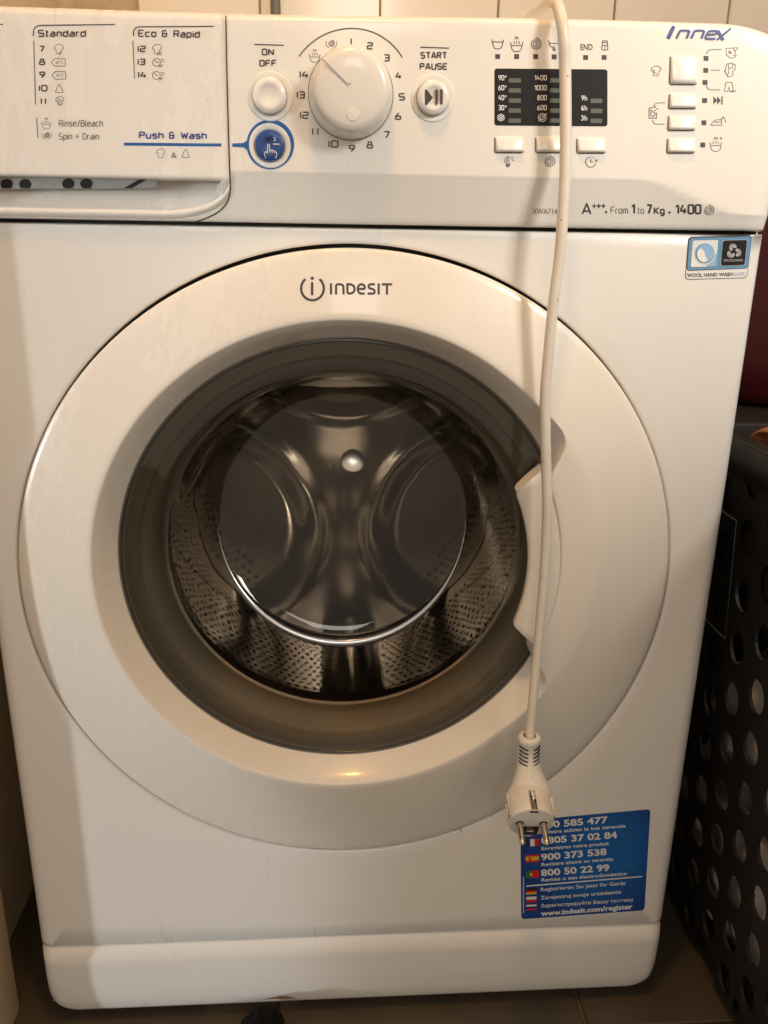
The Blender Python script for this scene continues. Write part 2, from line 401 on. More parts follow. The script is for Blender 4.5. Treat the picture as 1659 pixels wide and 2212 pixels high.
def ribbon(pts, w):
    pts = [Vector(p) for p in pts]; q = [pts[0]]
    for p in pts[1:]:
        if (p-q[-1]).length > 1e-5: q.append(p)
    q2 = [q[0]]
    for p in q[1:]:
        k = max(1, int((p-q2[-1]).length/6)); a = q2[-1]
        q2 += [a.lerp(p, (i+1)/k) for i in range(k)]
    pts = q2; n = len(pts); closed = n > 2 and (pts[0]-pts[-1]).length < 1e-4
    V = []
    for i in range(n):
        a = pts[i-1] if i else (pts[-2] if closed else None); b = pts[i+1] if i < n-1 else (pts[1] if closed else None)
        d1 = (pts[i]-a).normalized() if a is not None else None; d2 = (b-pts[i]).normalized() if b is not None else None
        if d1 is None: d1 = d2
        if d2 is None: d2 = d1
        t = d1+d2
        if t.length < .3: t = d1
        t.normalize(); nrm = Vector((-t.y, t.x)); k = 1/max(.45, abs(nrm.dot(Vector((-d1.y, d1.x)))))
        V += [pts[i]+nrm*w/2*k, pts[i]-nrm*w/2*k]
    return [tuple(v) for v in V], [(2*i, 2*i+1, 2*i+3, 2*i+2) for i in range(n-1)]
def lines(name, strokes, w, parent, m, surf, r=0, off=.00018):
    parts = []
    for s in strokes:
        parts.append(ribbon(rounded(s, r) if r else s, w))
    return fill(name, parts, parent, m, surf, off)
def poly(pts): return (pts, [list(range(len(pts)))])
def arc(cx, cy, rx, a0, a1, n=40, ry=None):
    ry = ry or rx
    return [(cx+rx*math.cos(R_(a0+(a1-a0)*i/n)), cy-ry*math.sin(R_(a0+(a1-a0)*i/n))) for i in range(n+1)]
def disc(cx, cy, r, n=28, ry=None): return poly(arc(cx, cy, r, 0, 360*(n-1)/n, n-1, ry))
def rrect(x0, y0, x1, y1, r, n=5, sk=0, sl=0):
    P = []
    for cx, cy, a in ((x1-r, y0+r, 0), (x0+r, y0+r, 90), (x0+r, y1-r, 180), (x1-r, y1-r, 270)):
        P += arc(cx, cy, r, a, a+90, n)
    h = y1-y0; w = x1-x0
    return poly([(x+sk*(y1-y)/h, y+sl*(x-x0)/w) for x, y in P])
G = {'0': (6, '3D-0D-03-63-6D-3D'), '1': (0, '03-0D'), '¹': (3, '0B-3D-33'), '2': (6, '0D-6D-68-08-03-63'), '3': (6, '0D-6D-63-03 18-68'), '4': (7, '3D-06-76 53-59'),
     '5': (6, '6D-0D-08-68-63-03'), '6': (6, '4D-08-03-63-68-18'), '7': (6, '0D-6D-23'), '8': (6, '38-18-1D-5D-58-38 38-08-03-63-68-38'), '9': (6, '23-68-6D-0D-08-58'),
     'A': (7, '03-3D-4D-73 16-66'), 'B': (6, '58-08-0D-5D-58-68-63-03-08'), 'D': (6, '3D-0D-03-63-6D-3D'), 'E': (6, '6D-0D-03-63 08-58'), 'F': (6, '03-0D-6D 08-58'), 'N': (6, '03-0D-63-6D'),
     'O': (6, '3D-0D-03-63-6D-3D'), 'P': (6, '03-0D-6D-68-08'), 'R': (6, '03-0D-6D-68-08 38-63'), 'S': (6, '6D-0D-08-68-63-03'), 'T': (7, '0D-7D 43-4D'),
     'U': (6, '0D-03-63-6D'), 'W': (9, '0D-23-3-4-0D'), 'I': (0, '03-0D'), 'C': (6, '6D-0D-03-63'),
     'a': (5, '1A-5A-53-03-07-57'), 'b': (5, '0D-03-53-5A-0A'), 'c': (5, '5A-0A-03-53'), 'd': (5, '5D-53-03-0A-5A'), 'e': (5, '53-03-0A-5A-57-07'), 'h': (5, '0D-03 0A-5A-53'), 'i': (0, '03-0A 0C-0D'),
     'l': (1, '0D-03-13'), 'n': (5, '03-0A-5A-53'), 'o': (5, '3A-0A-03-53-5A-3A'), 'p': (5, '00-0A-5A-53-03'), 'r': (3, '03-0A-3A'), 's': (5, '5A-0A-07-57-53-03'), 't': (3, '1D-13-33 0A-3A'),
     '/': (4, '02-4E'), '+': (5, '08-58 25-2B'), '&': (6, '5D-0D-08-48 08-03-53-5A 38-68'), ' ': (3, ''), '°': (2, '1D-0D-0B-2B-2D-1D'), '.': (0, '03-04')}
G['D'] = (6, '03-0D-4D-6B-65-43-03'); G['K'] = (6, '03-0D 6D-18-63'); G['g'] = (5, '00-50-5A-0A-03-53'); G['m'] = (8, '03-0A-8A-83 4A-43')
G['W'] = (8, '0D-23-4B-63-8D'); G['w'] = (7, '0A-23-4A-53-7A'); G['x'] = (6, '0A-63 6A-03'); G['u'] = (5, '0A-03-53-5A')
def stext(name, text, x0, y0, x1, y1, h, w, parent, m, surf, r=.22, gap=2.6, shear=0, off=.00018):
    """stroke lettering: baseline (x0,y0)-(x1,y1), cap height h, stroke width w"""
    tot = 0; place = []
    for ch in text:
        gw, st = G[ch]; place.append((tot, st)); tot += gw+gap
    tot -= gap; L = math.hypot(x1-x0, y1-y0)-w; ux, uy = (x1-x0)/(L+w), (y1-y0)/(L+w); vx, vy = uy, -ux; strokes = []
    for ox, st in place:
        for s in st.split():
            pts = []
            for q in s.split('-'):
                gx, gy = int(q[0], 16)+ox, (int(q[1], 16)-3)/10
                X = gx/tot*L+w/2+shear*gy*h if tot else L/2+w/2; Y = gy*(h-w)+w/2
                pts.append((x0+ux*X+vx*Y, y0+uy*X+vy*Y))
            strokes.append(pts)
    return lines(name, strokes, w, parent, m, surf, r=h*r, off=off)
def btext(name, text, x0, y0, x1, y1, h, parent, m, surf, bold=0, shear=0, off=.00018):
    """lettering from Blender's built-in font"""
    c = bpy.data.curves.new('t', 'FONT'); c.body = text; c.size = 1; c.offset = bold; c.resolution_u = 3
    o = bpy.data.objects.new('t', c); me = bpy.data.meshes.new_from_object(o)
    vs = [v.co.copy() for v in me.vertices]; fs = [list(p.vertices) for p in me.polygons]
    bpy.data.objects.remove(o); bpy.data.meshes.remove(me); bpy.data.curves.remove(c)
    xa, xb = min(v.x for v in vs), max(v.x for v in vs); cap = .70
    L = math.hypot(x1-x0, y1-y0); ux, uy = (x1-x0)/L, (y1-y0)/L; vx, vy = uy, -ux
    pts = []
    for v in vs:
        Y = v.y/cap*h; X = (v.x-xa)/(xb-xa)*L+shear*Y; pts.append((x0+ux*X+vx*Y, y0+uy*X+vy*Y))
    return fill(name, [(pts, fs)], parent, m, surf, off)
PS = panel_y; DS = lambda x, z: YP-.0012 if z < .844 else drawer_y(x, z)
TN, SN = 'printed_text', 'printed_symbol'
# seam round the drawer front
seam = [(488, 33), (489, 120), (492, 250), (496, 370), (497, 420)]
pts = [at(488+9*t/10, 33+387*t/10, panel_y) for t in range(11)]
lines('drawer_seam', [[(488, 34), (490, 150), (494, 300), (497, 385), (498, 405), (496, 424), (489, 441), (474, 457), (452, 469), (425, 479), (402, 485.5)]], 2.6, cp, 'gap', panel_y, r=40, off=.0004)
# drawer print
D = dr
lines('printed_line', [[(72, 78), (73, 62), (82, 55), (249, 53)]], 2.4, D, 'ink', DS, r=9)
lines('printed_line', [[(288, 78), (289, 64), (297, 58), (462, 57)]], 2.4, D, 'ink', DS, r=9)
lines('printed_line', [[(-20, 52), (7, 53)]], 2.4, D, 'ink', DS)
lines('printed_line', [[(73, 88), (77, 226)]], 2.2, D, 'inkgrey', DS)
lines('printed_line', [[(287, 88), (291, 170)]], 2.2, D, 'inkgrey', DS)
lines('printed_line', [[(79, 254), (82, 298)]], 2.2, D, 'inkgrey', DS)
stext(TN, 'Standard', 82, 80, 186, 80, 16, 3, D, 'ink', DS, r=.16)
stext(TN, 'Eco & Rapid', 298, 80, 432, 82, 16, 3, D, 'ink', DS, r=.16)
for t, x0, x1, y in (('7', 85, 97, 113), ('8', 84, 98, 141), ('9', 85, 98, 169)): stext(TN, t, x0, y, x1, y, 14.5, 3, D, 'ink', DS, r=.15)
stext(TN, '10', 84, 198, 103, 198, 14.5, 3, D, 'ink', DS, r=.3); stext(TN, '11', 88, 226, 100, 226, 14.5, 3, D, 'ink', DS)
stext(TN, '12', 297, 113, 315, 113, 14.5, 3, D, 'ink', DS, r=.15); stext(TN, '13', 297, 141, 314, 141, 14.5, 3, D, 'ink', DS, r=.15); stext(TN, '14', 298, 169, 317, 169, 14.5, 3, D, 'ink', DS, r=.1)
stext(TN, 'Rinse/Bleach', 127, 274, 223, 274, 15, 1.9, D, 'inkgrey', DS, r=.16); stext(TN, 'Spin + Drain', 127, 302, 214, 302, 15, 1.9, D, 'inkgrey', DS, r=.16)
stext(TN, 'Push & Wash', 300, 300, 447, 301, 16, 3.1, D, 'blueink', DS, r=.16)
fill('printed_bar', [poly([(268, 308), (268, 314.5), (478, 316.5), (478, 310)])], D, 'blue', DS)
btext(TN, '&', 370, 341, 382, 341, 12, D, 'inkgrey', DS)
def shirt(x, y, s, parent, surf, m='inkgrey', w=1.4, extra=()):
    st = [[(x-.45*s, y-.3*s), (x-.1*s, y-.5*s), (x+.2*s, y-.5*s), (x+.5*s, y-.3*s), (x+.5*s, y-.02*s), (x+.3*s, y), (x+.3*s, y+.5*s), (x-.28*s, y+.5*s), (x-.28*s, y), (x-.5*s, y), (x-.45*s, y-.3*s)]]
    return lines(SN, st+list(extra), w, parent, m, surf, r=s*.16)
def label_tag(x, y, t):
    lines(SN, [[(x-16, y), (x-9, y-8), (x+14, y-8), (x+14, y+8), (x-9, y+8), (x-16, y)]], 1.6, D, 'inkgrey', DS, r=2)
    btext(TN, t, x-7, y+3, x+10, y+3, 6.5, D, 'inkgrey', DS)
def triangle(x, y, s): lines(SN, [[(x, y+.5*s), (x-.5*s, y+.5*s), (x-.05*s, y-.5*s), (x+.12*s, y-.4*s), (x+.5*s, y+.5*s), (x, y+.5*s)]], 1.5, D, 'inkgrey', DS, r=s*.18)
def spiral(x, y, r, turns=3, n=70, a0=90): return [(x+r*(1-t/n*.85)*math.cos(R_(a0-360*turns*t/n)), y-r*(1-t/n*.85)*math.sin(R_(a0-360*turns*t/n))) for t in range(n+1)]
def tub(x, y, s): return [(x-.55*s, y-.35*s), (x-.42*s, y+.3*s), (x-.2*s, y+.5*s), (x+.2*s, y+.5*s), (x+.42*s, y+.3*s), (x+.55*s, y-.35*s)]
def swirl_tub(x, y, s, parent, surf, m='inkgrey', w=1.3):
    lines(SN, [spiral(x, y-.05*s, .34*s, 2.6, 50), [(x-.55*s, y-.3*s), (x-.5*s, y+.15*s), (x-.2*s, y+.4*s)], [(x+.55*s, y-.3*s), (x+.5*s, y+.15*s), (x+.2*s, y+.4*s)], [(x-.04*s, y+.5*s), (x+.04*s, y+.5*s)]], w, parent, m, surf)
def shower_tub(x, y, s, parent, surf, m='inkgrey', w=1.4, plus=False):
    st = [tub(x, y+.1*s, s), [(x-.48*s, y+.05*s), (x+.48*s, y+.05*s)], [(x-.10*s, y-.75*s), (x-.16*s, y-.5*s)], [(x-.2*s, y-.35*s), (x-.26*s, y-.1*s)], [(x, y-.75*s), (x, y-.5*s)], [(x, y-.38*s), (x, y-.1*s)],
          [(x+.10*s, y-.75*s), (x+.16*s, y-.5*s)], [(x+.2*s, y-.35*s), (x+.26*s, y-.1*s)]]
    if plus: st += [[(x+.38*s, y-.62*s), (x+.62*s, y-.62*s)], [(x+.5*s, y-.75*s), (x+.5*s, y-.48*s)]]
    lines(SN, st, w, parent, m, surf, r=2)
shirt(127, 106, 20, D, DS); btext(TN, 'P', 128, 119, 133, 119, 8, D, 'inkgrey', DS)
label_tag(127, 135, '60°C'); label_tag(128, 163, '40°C'); triangle(128, 191, 18); shirt(129, 218, 18, D, DS, extra=[[(124, 212), (134, 218)], [(124, 217), (131, 222)], [(126, 222), (132, 226)]])
shirt(339, 106, 20, D, DS); btext(TN, '20', 338, 119, 350, 119, 8, D, 'inkgrey', DS)
for y in (135, 163): lines(SN, [arc(338, y, 8.5, 0, 360, 24), [(338, y), (334, y-5)], [(338, y), (343, y)], [(347, y-6), (355, y-6)], [(349, y-2), (355, y-2)], [(342, y+8), (352, y+5)], [(344, y+11), (350, y+8)]], 1.5, D, 'inkgrey', DS)
shower_tub(100, 268, 18, D, DS, w=1.3); swirl_tub(101, 293, 19, D, DS)
shirt(347, 331, 19, D, DS); triangle(401, 331, 18)
# drawer grip slot
gp = lambda x, z: YP+.0135
slot_pts = [(-30, 384), (339, 381.5), (339, 404), (325, 407), (-30, 408)]
fill('grip_slot_plate', [poly(slot_pts)], D, 'slotgrey', gp)
for x, y in ((15, 398), (55, 398), (148, 397), (187, 397)):
    c = [(px, max(382.5, min(407, py))) for px, py in arc(x, y, 13.5, 0, 345, 23, 11.5)]
    fill('grip_hole', [poly(c)], D, 'gap', gp, .0004)
fill('grip_slit', [poly([(268, 406), (285, 407), (327, 382.5), (310, 382.5)])], D, 'gap', gp, .0004)

# dial numbers and marks ------------------------------------------------
C_ = cp
for t, x0, x1, y, h in (('1', 756, 761, 97, 15), ('2', 792, 806, 107, 16), ('3', 829, 842, 133, 16), ('4', 854, 868, 171, 16), ('5', 861, 875, 217, 16), ('6', 853, 867, 259, 16), ('7', 829, 843, 299, 16), ('8', 792, 806, 321, 16), ('9', 753, 767, 329, 16),
                        ('10', 709, 731, 319, 16), ('11', 674, 688, 292, 16), ('12', 648, 667, 257, 16), ('13', 641, 659, 213, 16), ('14', 647, 667, 169, 16)):
    stext('printed_numeral', t, x0, y, x1, y, h, 3, C_, 'ink', PS, r=.15 if t != '14' and t != '4' else .06)
lines('printed_arc', [[(646, 122), (655, 110), (672, 93), (695, 77), (725, 65), (757, 60.5), (790, 64), (817, 74), (842, 91), (859, 109), (869, 124)]], 2.5, C_, 'ink', PS, r=30)
swirl_tub(716, 95, 22, C_, PS); shower_tub(680, 122, 21, C_, PS)
lines('printed_line', [[(549, 96), (613, 98)]], 2.5, C_, 'ink', PS); lines('printed_line', [[(908, 102), (970, 104)]], 2.5, C_, 'ink', PS)
stext(TN, 'ON', 565, 120, 592, 120, 15, 3, C_, 'ink', PS, r=.16); stext(TN, 'OFF', 560, 144, 598, 144, 15, 3, C_, 'ink', PS, r=.16)
stext(TN, 'START', 908, 127, 966, 127, 15, 3, C_, 'ink', PS, r=.16); stext(TN, 'PAUSE', 906, 151, 967, 151, 15, 3, C_, 'ink', PS, r=.16)
fill('blue_ring', [([*arc(584, 312, 51.5, 0, 360, 60, 54), *arc(584, 312, 42, 0, 360, 60, 43.5)], [(i, i+1, i+62, i+61) for i in range(60)])], C_, 'blue', PS)
fill('printed_bar', [poly([(502, 310), (502, 317), (526, 318), (534, 324), (538, 330), (538, 296), (533, 304), (525, 309)])], C_, 'blue', PS, .0003)
# indicator symbols
x = 1075; y = 99
lines(SN, [[(1062, 85), (1065, 97), (1068, 104), (1075, 106), (1082, 104), (1085, 97), (1088, 85)], [(1062, 88), (1067, 92), (1070, 89), (1075, 92), (1080, 89), (1084, 92), (1088, 88)]], 1.6, C_, 'ink', PS, r=2)
shower_tub(1116, 97, 24, C_, PS, 'ink', 1.6)
lines(SN, [spiral(1157, 95, 13, 2.6)], 1.6, C_, 'ink', PS)
lines(SN, [[(1185, 87), (1188, 99), (1196, 104)], [(1185, 93), (1206, 94)], [(1197, 99), (1197, 109)], [(1193, 105), (1197, 110), (1201, 105)]], 1.6, C_, 'ink', PS)
btext(TN, 'END', 1254, 108, 1280, 108, 13, C_, 'ink', PS, .012)
lines(SN, [[(1306, 108), (1300, 108), (1300, 98), (1313, 98), (1313, 108), (1306, 108)], [(1301, 98), (1301, 88), (1312, 88), (1312, 98)], [(1301, 92), (1312, 92)], [(1306.5, 100), (1306.5, 106)]], 1.6, C_, 'ink', PS, r=3)
def led(x, y, s=5.2): fill('indicator_window', [poly([(x-s, y-s), (x+s, y-s+.3), (x+s, y+s), (x-s, y+s)])], C_, 'ink', PS)
for x, y in ((1075, 122), (1116, 122), (1157, 122), (1197, 122.5), (1265, 124), (1305, 124), (1525, 126), (1524.5, 152), (1523, 178), (1522, 217), (1520.5, 265), (1518, 313)): led(x, y)
# display
disp = fill('display', [rrect(1068, 148, 1312, 271, 6, sl=2)], C_, 'display', PS, .0002)
dn = disp
for i, t in enumerate(('90', '60', '40', '30')):
    y = 174+21.5*i; stext(TN, t, 1076, y, 1089, y, 11.5, 1.7, dn, 'whiteink', PS, r=.2, off=.0004); lines(SN, [arc(1092, y-8.5, 1.7, 0, 360, 12)], 1, dn, 'whiteink', PS, off=.0004)
    stext(TN, ('¹400', '¹000', '800', '600')[i], (1154, 1154, 1160, 1160)[i], y, 1181, y, 11.5, 1.7, dn, 'whiteink', PS, r=.2, off=.0004)
for i in range(5):
    y = 174+21.7*i
    fill('display_bar', [poly([(1099, y-5), (1125, y-4.5), (1125, y+5), (1098, y+4.5)])], dn, 'segment', PS, .0004)
    fill('display_bar', [poly([(1188, y-5), (1214, y-4.5), (1213, y+5), (1187, y+4.5)])], dn, 'segment', PS, .0004)
for i, t in enumerate(('9h', '6h', '3h')):
    y = 217+21.7*i; btext(TN, t, 1255, y, 1268, y, 11, dn, 'whiteink', PS, .01, off=.0004)
    fill('display_bar', [poly([(1276, y-4), (1301, y-3.5), (1300, y+6), (1275, y+5.5)])], dn, 'segment', PS, .0004)
sf = []
for k in range(6):
    a = R_(60*k+90); c, s = math.cos(a), math.sin(a); sf.append([(1082, 254), (1082+8.5*c, 254-8.5*s)])
    for q in (-1, 1): b = a+q*.5; sf.append([(1082+4.5*c, 254-4.5*s), (1082+8*math.cos(b), 254-8*math.sin(b))])
lines(SN, sf, 1.3, dn, 'whiteink', PS, off=.0004)
lines(SN, [arc(1171, 254, 8.5, 0, 360, 24), arc(1171, 254, 5, 0, 360, 18), [(1163, 262), (1181, 245)]], 1.4, dn, 'whiteink', PS, off=.0004)
# under the display
lines(SN, [[(1097, 361), (1093, 358), (1093, 353), (1095, 351), (1095, 338), (1099, 338), (1099, 351), (1101, 353), (1101, 358), (1097, 361)], [(1089, 342), (1093, 342)], [(1089, 346), (1093, 346)], [(1089, 350), (1093, 350)]], 1.5, C_, 'ink', PS, r=1.5)
fill(SN, [disc(1097, 356, 2.6)], C_, 'ink', PS); btext(TN, '°C', 1102, 347, 1111, 347, 8, C_, 'ink', PS)
lines(SN, [spiral(1187, 349, 12.5, 2.6)], 1.6, C_, 'ink', PS)
lines(SN, [arc(1276, 350, 11, -15, -255, 30), [(1276, 350), (1276, 343)], [(1276, 350), (1281, 349)], [(1286, 344), (1288, 349), (1291, 344)]]+[arc(1276, 350, 11, 45+22*k, 55+22*k, 3) for k in range(3)], 1.6, C_, 'ink', PS)
# right block
def innex():
    st = [[(1443, 83), (1455, 57)], [(1461, 83), (1469, 66), (1486, 66), (1489, 68), (1483, 83)], [(1493, 83), (1501, 66), (1518, 66), (1521, 68), (1515, 83)],
          [(1545, 84), (1525, 84), (1524, 80), (1531, 67), (1549, 67), (1548, 74), (1530, 75)], [(1578, 62), (1549, 86)], [(1550, 65), (1562, 87)]]
    fill(TN, [ribbon(rounded(st[0], 1), 7.5)]+[ribbon(rounded(s, 3), 4.3) for s in st[1:5]]+[ribbon(st[5], 5.5)], C_, 'blueink', PS, .0006)
innex()
for s in ([(1526, 117), (1529, 109), (1536, 107), (1559, 107)], [(1535, 151.5), (1555, 151.5)], [(1526, 184), (1528, 191), (1534, 194), (1556, 194)], [(1411, 232), (1414, 225), (1420, 222), (1437, 222)], [(1409, 259), (1412, 266), (1418, 268), (1435, 268)]):
    lines('printed_line', [s], 1.6, C_, 'inkgrey', PS, r=3)
shirt(1417, 153, 21, C_, PS, 'inkgrey', 1.5, extra=[[(1414, 150), (1412, 157), (1420, 159)]])
lines(SN, [[(1402, 233), (1402, 255), (1418, 255), (1418, 243)], [(1402, 233), (1410, 233)], arc(1410, 246, 4.8, 0, 360, 18), [(1402, 239), (1409, 239)]], 1.6, C_, 'ink', PS)
fill(SN, [disc(1415, 231, 1.8, 8), disc(1420, 235, 1.6, 8), disc(1415, 238, 1.4, 8)], C_, 'ink', PS)
lines(SN, [[(1568, 104), (1569, 118), (1578, 126), (1588, 124), (1590, 120)], [(1568, 104), (1580, 104)], [(1582, 103), (1594, 103), (1588, 111), (1588, 118)], [(1582, 103), (1588, 111)], [(1584, 120), (1592, 120)], [(1573, 112), (1581, 113)], [(1577, 109), (1576, 117)], [(1574, 109), (1580, 116)]], 1.3, C_, 'inkgrey', PS)
lines(SN, [[(1568, 145), (1570, 138), (1580, 136), (1588, 140), (1588, 150), (1583, 153), (1583, 163), (1572, 166), (1567, 156), (1567, 145)], [(1573, 137), (1574, 147), (1582, 147), (1583, 138)], [(1574, 147), (1574, 160)], [(1564, 152), (1572, 163)]], 1.5, C_, 'inkgrey', PS)
lines(SN, [[(1568, 178), (1581, 178), (1584, 196), (1576, 197), (1575, 187), (1572, 197), (1565, 197), (1568, 178)], [(1578, 198), (1588, 198), (1588, 194)]], 1.4, C_, 'inkgrey', PS)
fill(SN, [poly([(1541, 208), (1541, 226), (1549, 217)]), poly([(1549, 208), (1549, 226), (1557, 217)]), poly([(1558.5, 208), (1561, 208), (1560.5, 226), (1558, 226)])], C_, 'ink', PS)
lines(SN, [[(1535, 270), (1558, 271), (1559, 257), (1548, 259), (1541, 262), (1535, 270)], [(1543, 262), (1550, 265), (1557, 261)], [(1558, 257), (1562, 252), (1565, 256), (1568, 265)]], 1.5, C_, 'inkgrey', PS)
shower_tub(1546, 313, 23, C_, PS, 'inkgrey', 1.5, plus=True)
# lower line of print
lines(TN, [[(1258, 462), (1267, 441), (1268, 441), (1276, 462)], [(1262, 456), (1273, 456)]], 3.4, C_, 'ink', PS)
lines(TN, [[(1279+10*k, 445), (1288+10*k, 445)] for k in range(3)]+[[(1283.5+10*k, 440.5), (1283.5+10*k, 449.5)] for k in range(3)], 2.4, C_, 'ink', PS)
fill(SN, [disc(1309, 458, 2.6, 12)], C_, 'ink', PS)
stext(TN, 'From', 1319, 462, 1357, 462, 16, 1.8, C_, 'inkgrey', PS, r=.2)
stext(TN, '¹', 1363, 462.5, 1372, 462.5, 22, 4, C_, 'ink', PS, r=.02); stext(TN, 'to', 1377, 462, 1391, 462, 15, 1.7, C_, 'inkgrey', PS, r=.2)
stext(TN, '7', 1396, 463, 1409, 463, 22, 4, C_, 'ink', PS, r=.05); stext(TN, 'Kg', 1412, 463, 1436, 463, 16, 3, C_, 'ink', PS, r=.2)
fill(SN, [disc(1446, 459, 2.6, 12)], C_, 'ink', PS); stext(TN, '¹400', 1458, 463, 1515, 463, 22, 3.8, C_, 'ink', PS, r=.16)
lines(SN, [spiral(1531, 454, 12, 2.6)], 1.5, C_, 'inkgrey', PS)
btext(TN, 'XWA7148', 1150, 462, 1210, 463, 12, C_, 'inkgrey', PS)

# knobs and buttons ---------------------------------------------------
AX = (0, -1, 0)
c = at(757.5, 203, YP); c.z = .8023; c.x = -.0105
R0 = .0278
dial = lathe('program_dial', [(R0+.0004, 0), (R0, .001), (R0-.0004, .006), (R0-.0012, .012), (R0-.0022, .0165), (R0-.0032, .0188), (R0-.0048, .0202), (R0-.0075, .0210), (.012, .0214), (0, .0215)], c, AX, wm, 'plastic', 96)
lathe('dial_gap', [(R0+.0007, 0), (R0+.0007, .0004), (0, .0004)], c, AX, dial, 'softgap', 64)
# pointer groove with a small hook at the centre, and the shallow thumb dimple
ds = lambda x, z: YP-.0217
lines('dial_pointer', [[(697, 128), (752, 183), (758, 179)]], 3.6, dial, 'slotgrey', ds)
lathe('thumb_dimple', [(.0042, 0), (.0040, .0003), (0, .0005)], at(762, 246, YP-.0212), AX, dial, 'plastic', 32)
def rbutton(name, px, py, r, h, m, ring=.0016, rz=0):
    c = at(px, py, YP)
    g = lathe(name, [(r, -.001), (r, h*.45), (r-.0006, h*.8), (r-.0022, h*.98), (r-.004, h), (r-.0052, h*.92), (r*.3, h*.8), (0, h*.78)], c, AX, wm, m, 64)
    lathe('button_collar', [(r+.0042, 0), (r+.0036, .0006), (r+.0014, .0007), (r+.0006, .0002), (r+.0003, .0001)], c, AX, g, 'plastic', 64, caps=False)
    lathe('button_gap', [(r+.0005, .00012), (0, .00012)], c, AX, g, 'softgap', 48, caps=False)
    return g
rbutton('power_button', 583, 208, .0112, .0062, 'plastic')
sb = rbutton('start_button', 935, 212, .0108, .0062, 'plastic')
ss = lambda x, z: YP-.0057
fill('play_pause_symbol', [poly([(918, 194), (918, 226), (921, 228), (934, 213), (934, 210), (921, 193)]), rrect(940, 193, 945.5, 226, 2), rrect(950.5, 193, 956, 226, 2)], sb, 'ink', ss, .0008)
pw = rbutton('push_and_wash_button', 583, 315, .0100, .0035, 'bluebutton')
bs = lambda x, z: YP-.0036
fill(SN, [disc(579, 301, 5)], pw, 'gap', bs, .0004)
btext(TN, '2', 591, 304, 596, 304, 8, pw, 'whiteink', bs, .02, off=.0004); btext(TN, 'sec.', 590, 313, 606, 313, 5, pw, 'whiteink', bs, .02, off=.0004)
lines(SN, [[(574, 342), (571, 332), (574, 327), (578, 331), (578, 312), (581.5, 311), (583, 325), (587, 324), (590, 325), (594, 327), (598, 330), (598, 336), (595, 342)], [(583, 325), (583, 330)], [(588, 325), (588, 330)], [(593, 327), (593, 331)]], 1.5, pw, 'whiteink', bs, r=2, off=.0004)
def tbutton(x0, y0, x1, y1, sk=0):
    """raised key: flush at its upper edge, proud at its lower edge"""
    def q(x, y): return at(x, y, YP)
    a, b, cc, d = q(x0+sk, y0), q(x1+sk, y0), q(x1, y1), q(x0, y1)
    N = 8; P = []
    def inset(u, v): return (a*(1-u)*(1-v)+b*u*(1-v)+cc*u*v+d*(1-u)*v)
    us = [0, .005, .03, .08, .5, .92, .97, .995, 1]; vs = [0, .01, .06, .14, .5, .82, .92, .985, 1]
    for u in us:
        row = []
        for v in vs:
            p = inset(u, v); e = 1
            eu = min(u, 1-u); ev = min(v, 1-v)
            e = min(1, (eu/.08) if eu < .08 else 1)*min(1, (ev/.14) if ev < .14 else 1); e = math.sqrt(max(0, 1-(1-e)**2))
            h = (.0007+.0024*v)*e
            if v in (0, 1) or u in (0, 1): h = -.0002
            p = p.copy(); p.y -= h; row.append(p)
        P.append(row)
    o = grid('option_button', P, wm, 'plastic')
    lines('button_gap', [[(x0+sk-1, y0+3), (x0-1, y1-3), (x0+2, y1+.8), (x1-2, y1+.8), (x1+1, y1-3)]], 3.0, o, 'softgap', PS, r=4, off=.0003)
    return o
for q in ((1070, 295, 1130, 329), (1158, 295, 1218, 329), (1247, 297, 1307, 330)): tbutton(*q)
for q in ((1447, 120, 1503, 182), (1445, 201, 1502, 234), (1443, 248, 1500, 281), (1441, 297, 1499, 330)): tbutton(*q, sk=2)

# ------------------------------------------------------------------ door
door = bpy.data.objects.new('door', None); COL.objects.link(door); door.parent = wm
GX, GZ = -.0136, .4610
RT = [(-180, .1945), (-52, .1945), (-46, .1950), (-39.3, .1970), (-36, .1985), (-33, .1985), (-31.2, .1965), (-29.8, .1920), (-28.6, .1850), (-27.5, .1785), (-26, .1745), (-24, .1725), (-18, .1720),
      (0, .1718), (13, .1720), (23, .1725), (25.5, .1745), (27.3, .1785), (28.6, .1840), (29.8, .1900), (31.3, .1955), (33, .1985), (35.7, .1990), (39.5, .1968), (44, .1952), (52, .1945), (180, .1945)]
def ridge_r(th):
    a = math.degrees((th+math.pi) % (2*math.pi)-math.pi)
    v = 0
    for da in (-1.2, -.6, 0, .6, 1.2): v += np.interp(a+da, [q[0] for q in RT], [q[1] for q in RT])
    return v/5
def door_edge(th):
    """outer door circle seen from the glass centre"""
    c, s = math.cos(th), math.sin(th); ex, ez = GX-OX, GZ-(OZ-.0006); R = OR-.0022
    b = ex*c+ez*s; return -b+math.sqrt(b*b-(ex*ex+ez*ez-R*R))
YR = -.0200
def edge_y(th):                                # the door stands proud at the top and runs flush at the bottom
    return -.0008-.0072*sm((math.sin(th)+.7)/1.5)
def outer_y(th, r):
    ro = door_edge(th); t = max(0, min(1, (ro-r)/(ro-.198))); ye = edge_y(th)
    return ye+(YR-ye)*(1-(1-t)**1.06)
def door_surf(x, z):
    th = math.atan2(z-GZ, x-GX); r = math.hypot(x-GX, z-GZ); return outer_y(th, r)
P = []
NA = 540
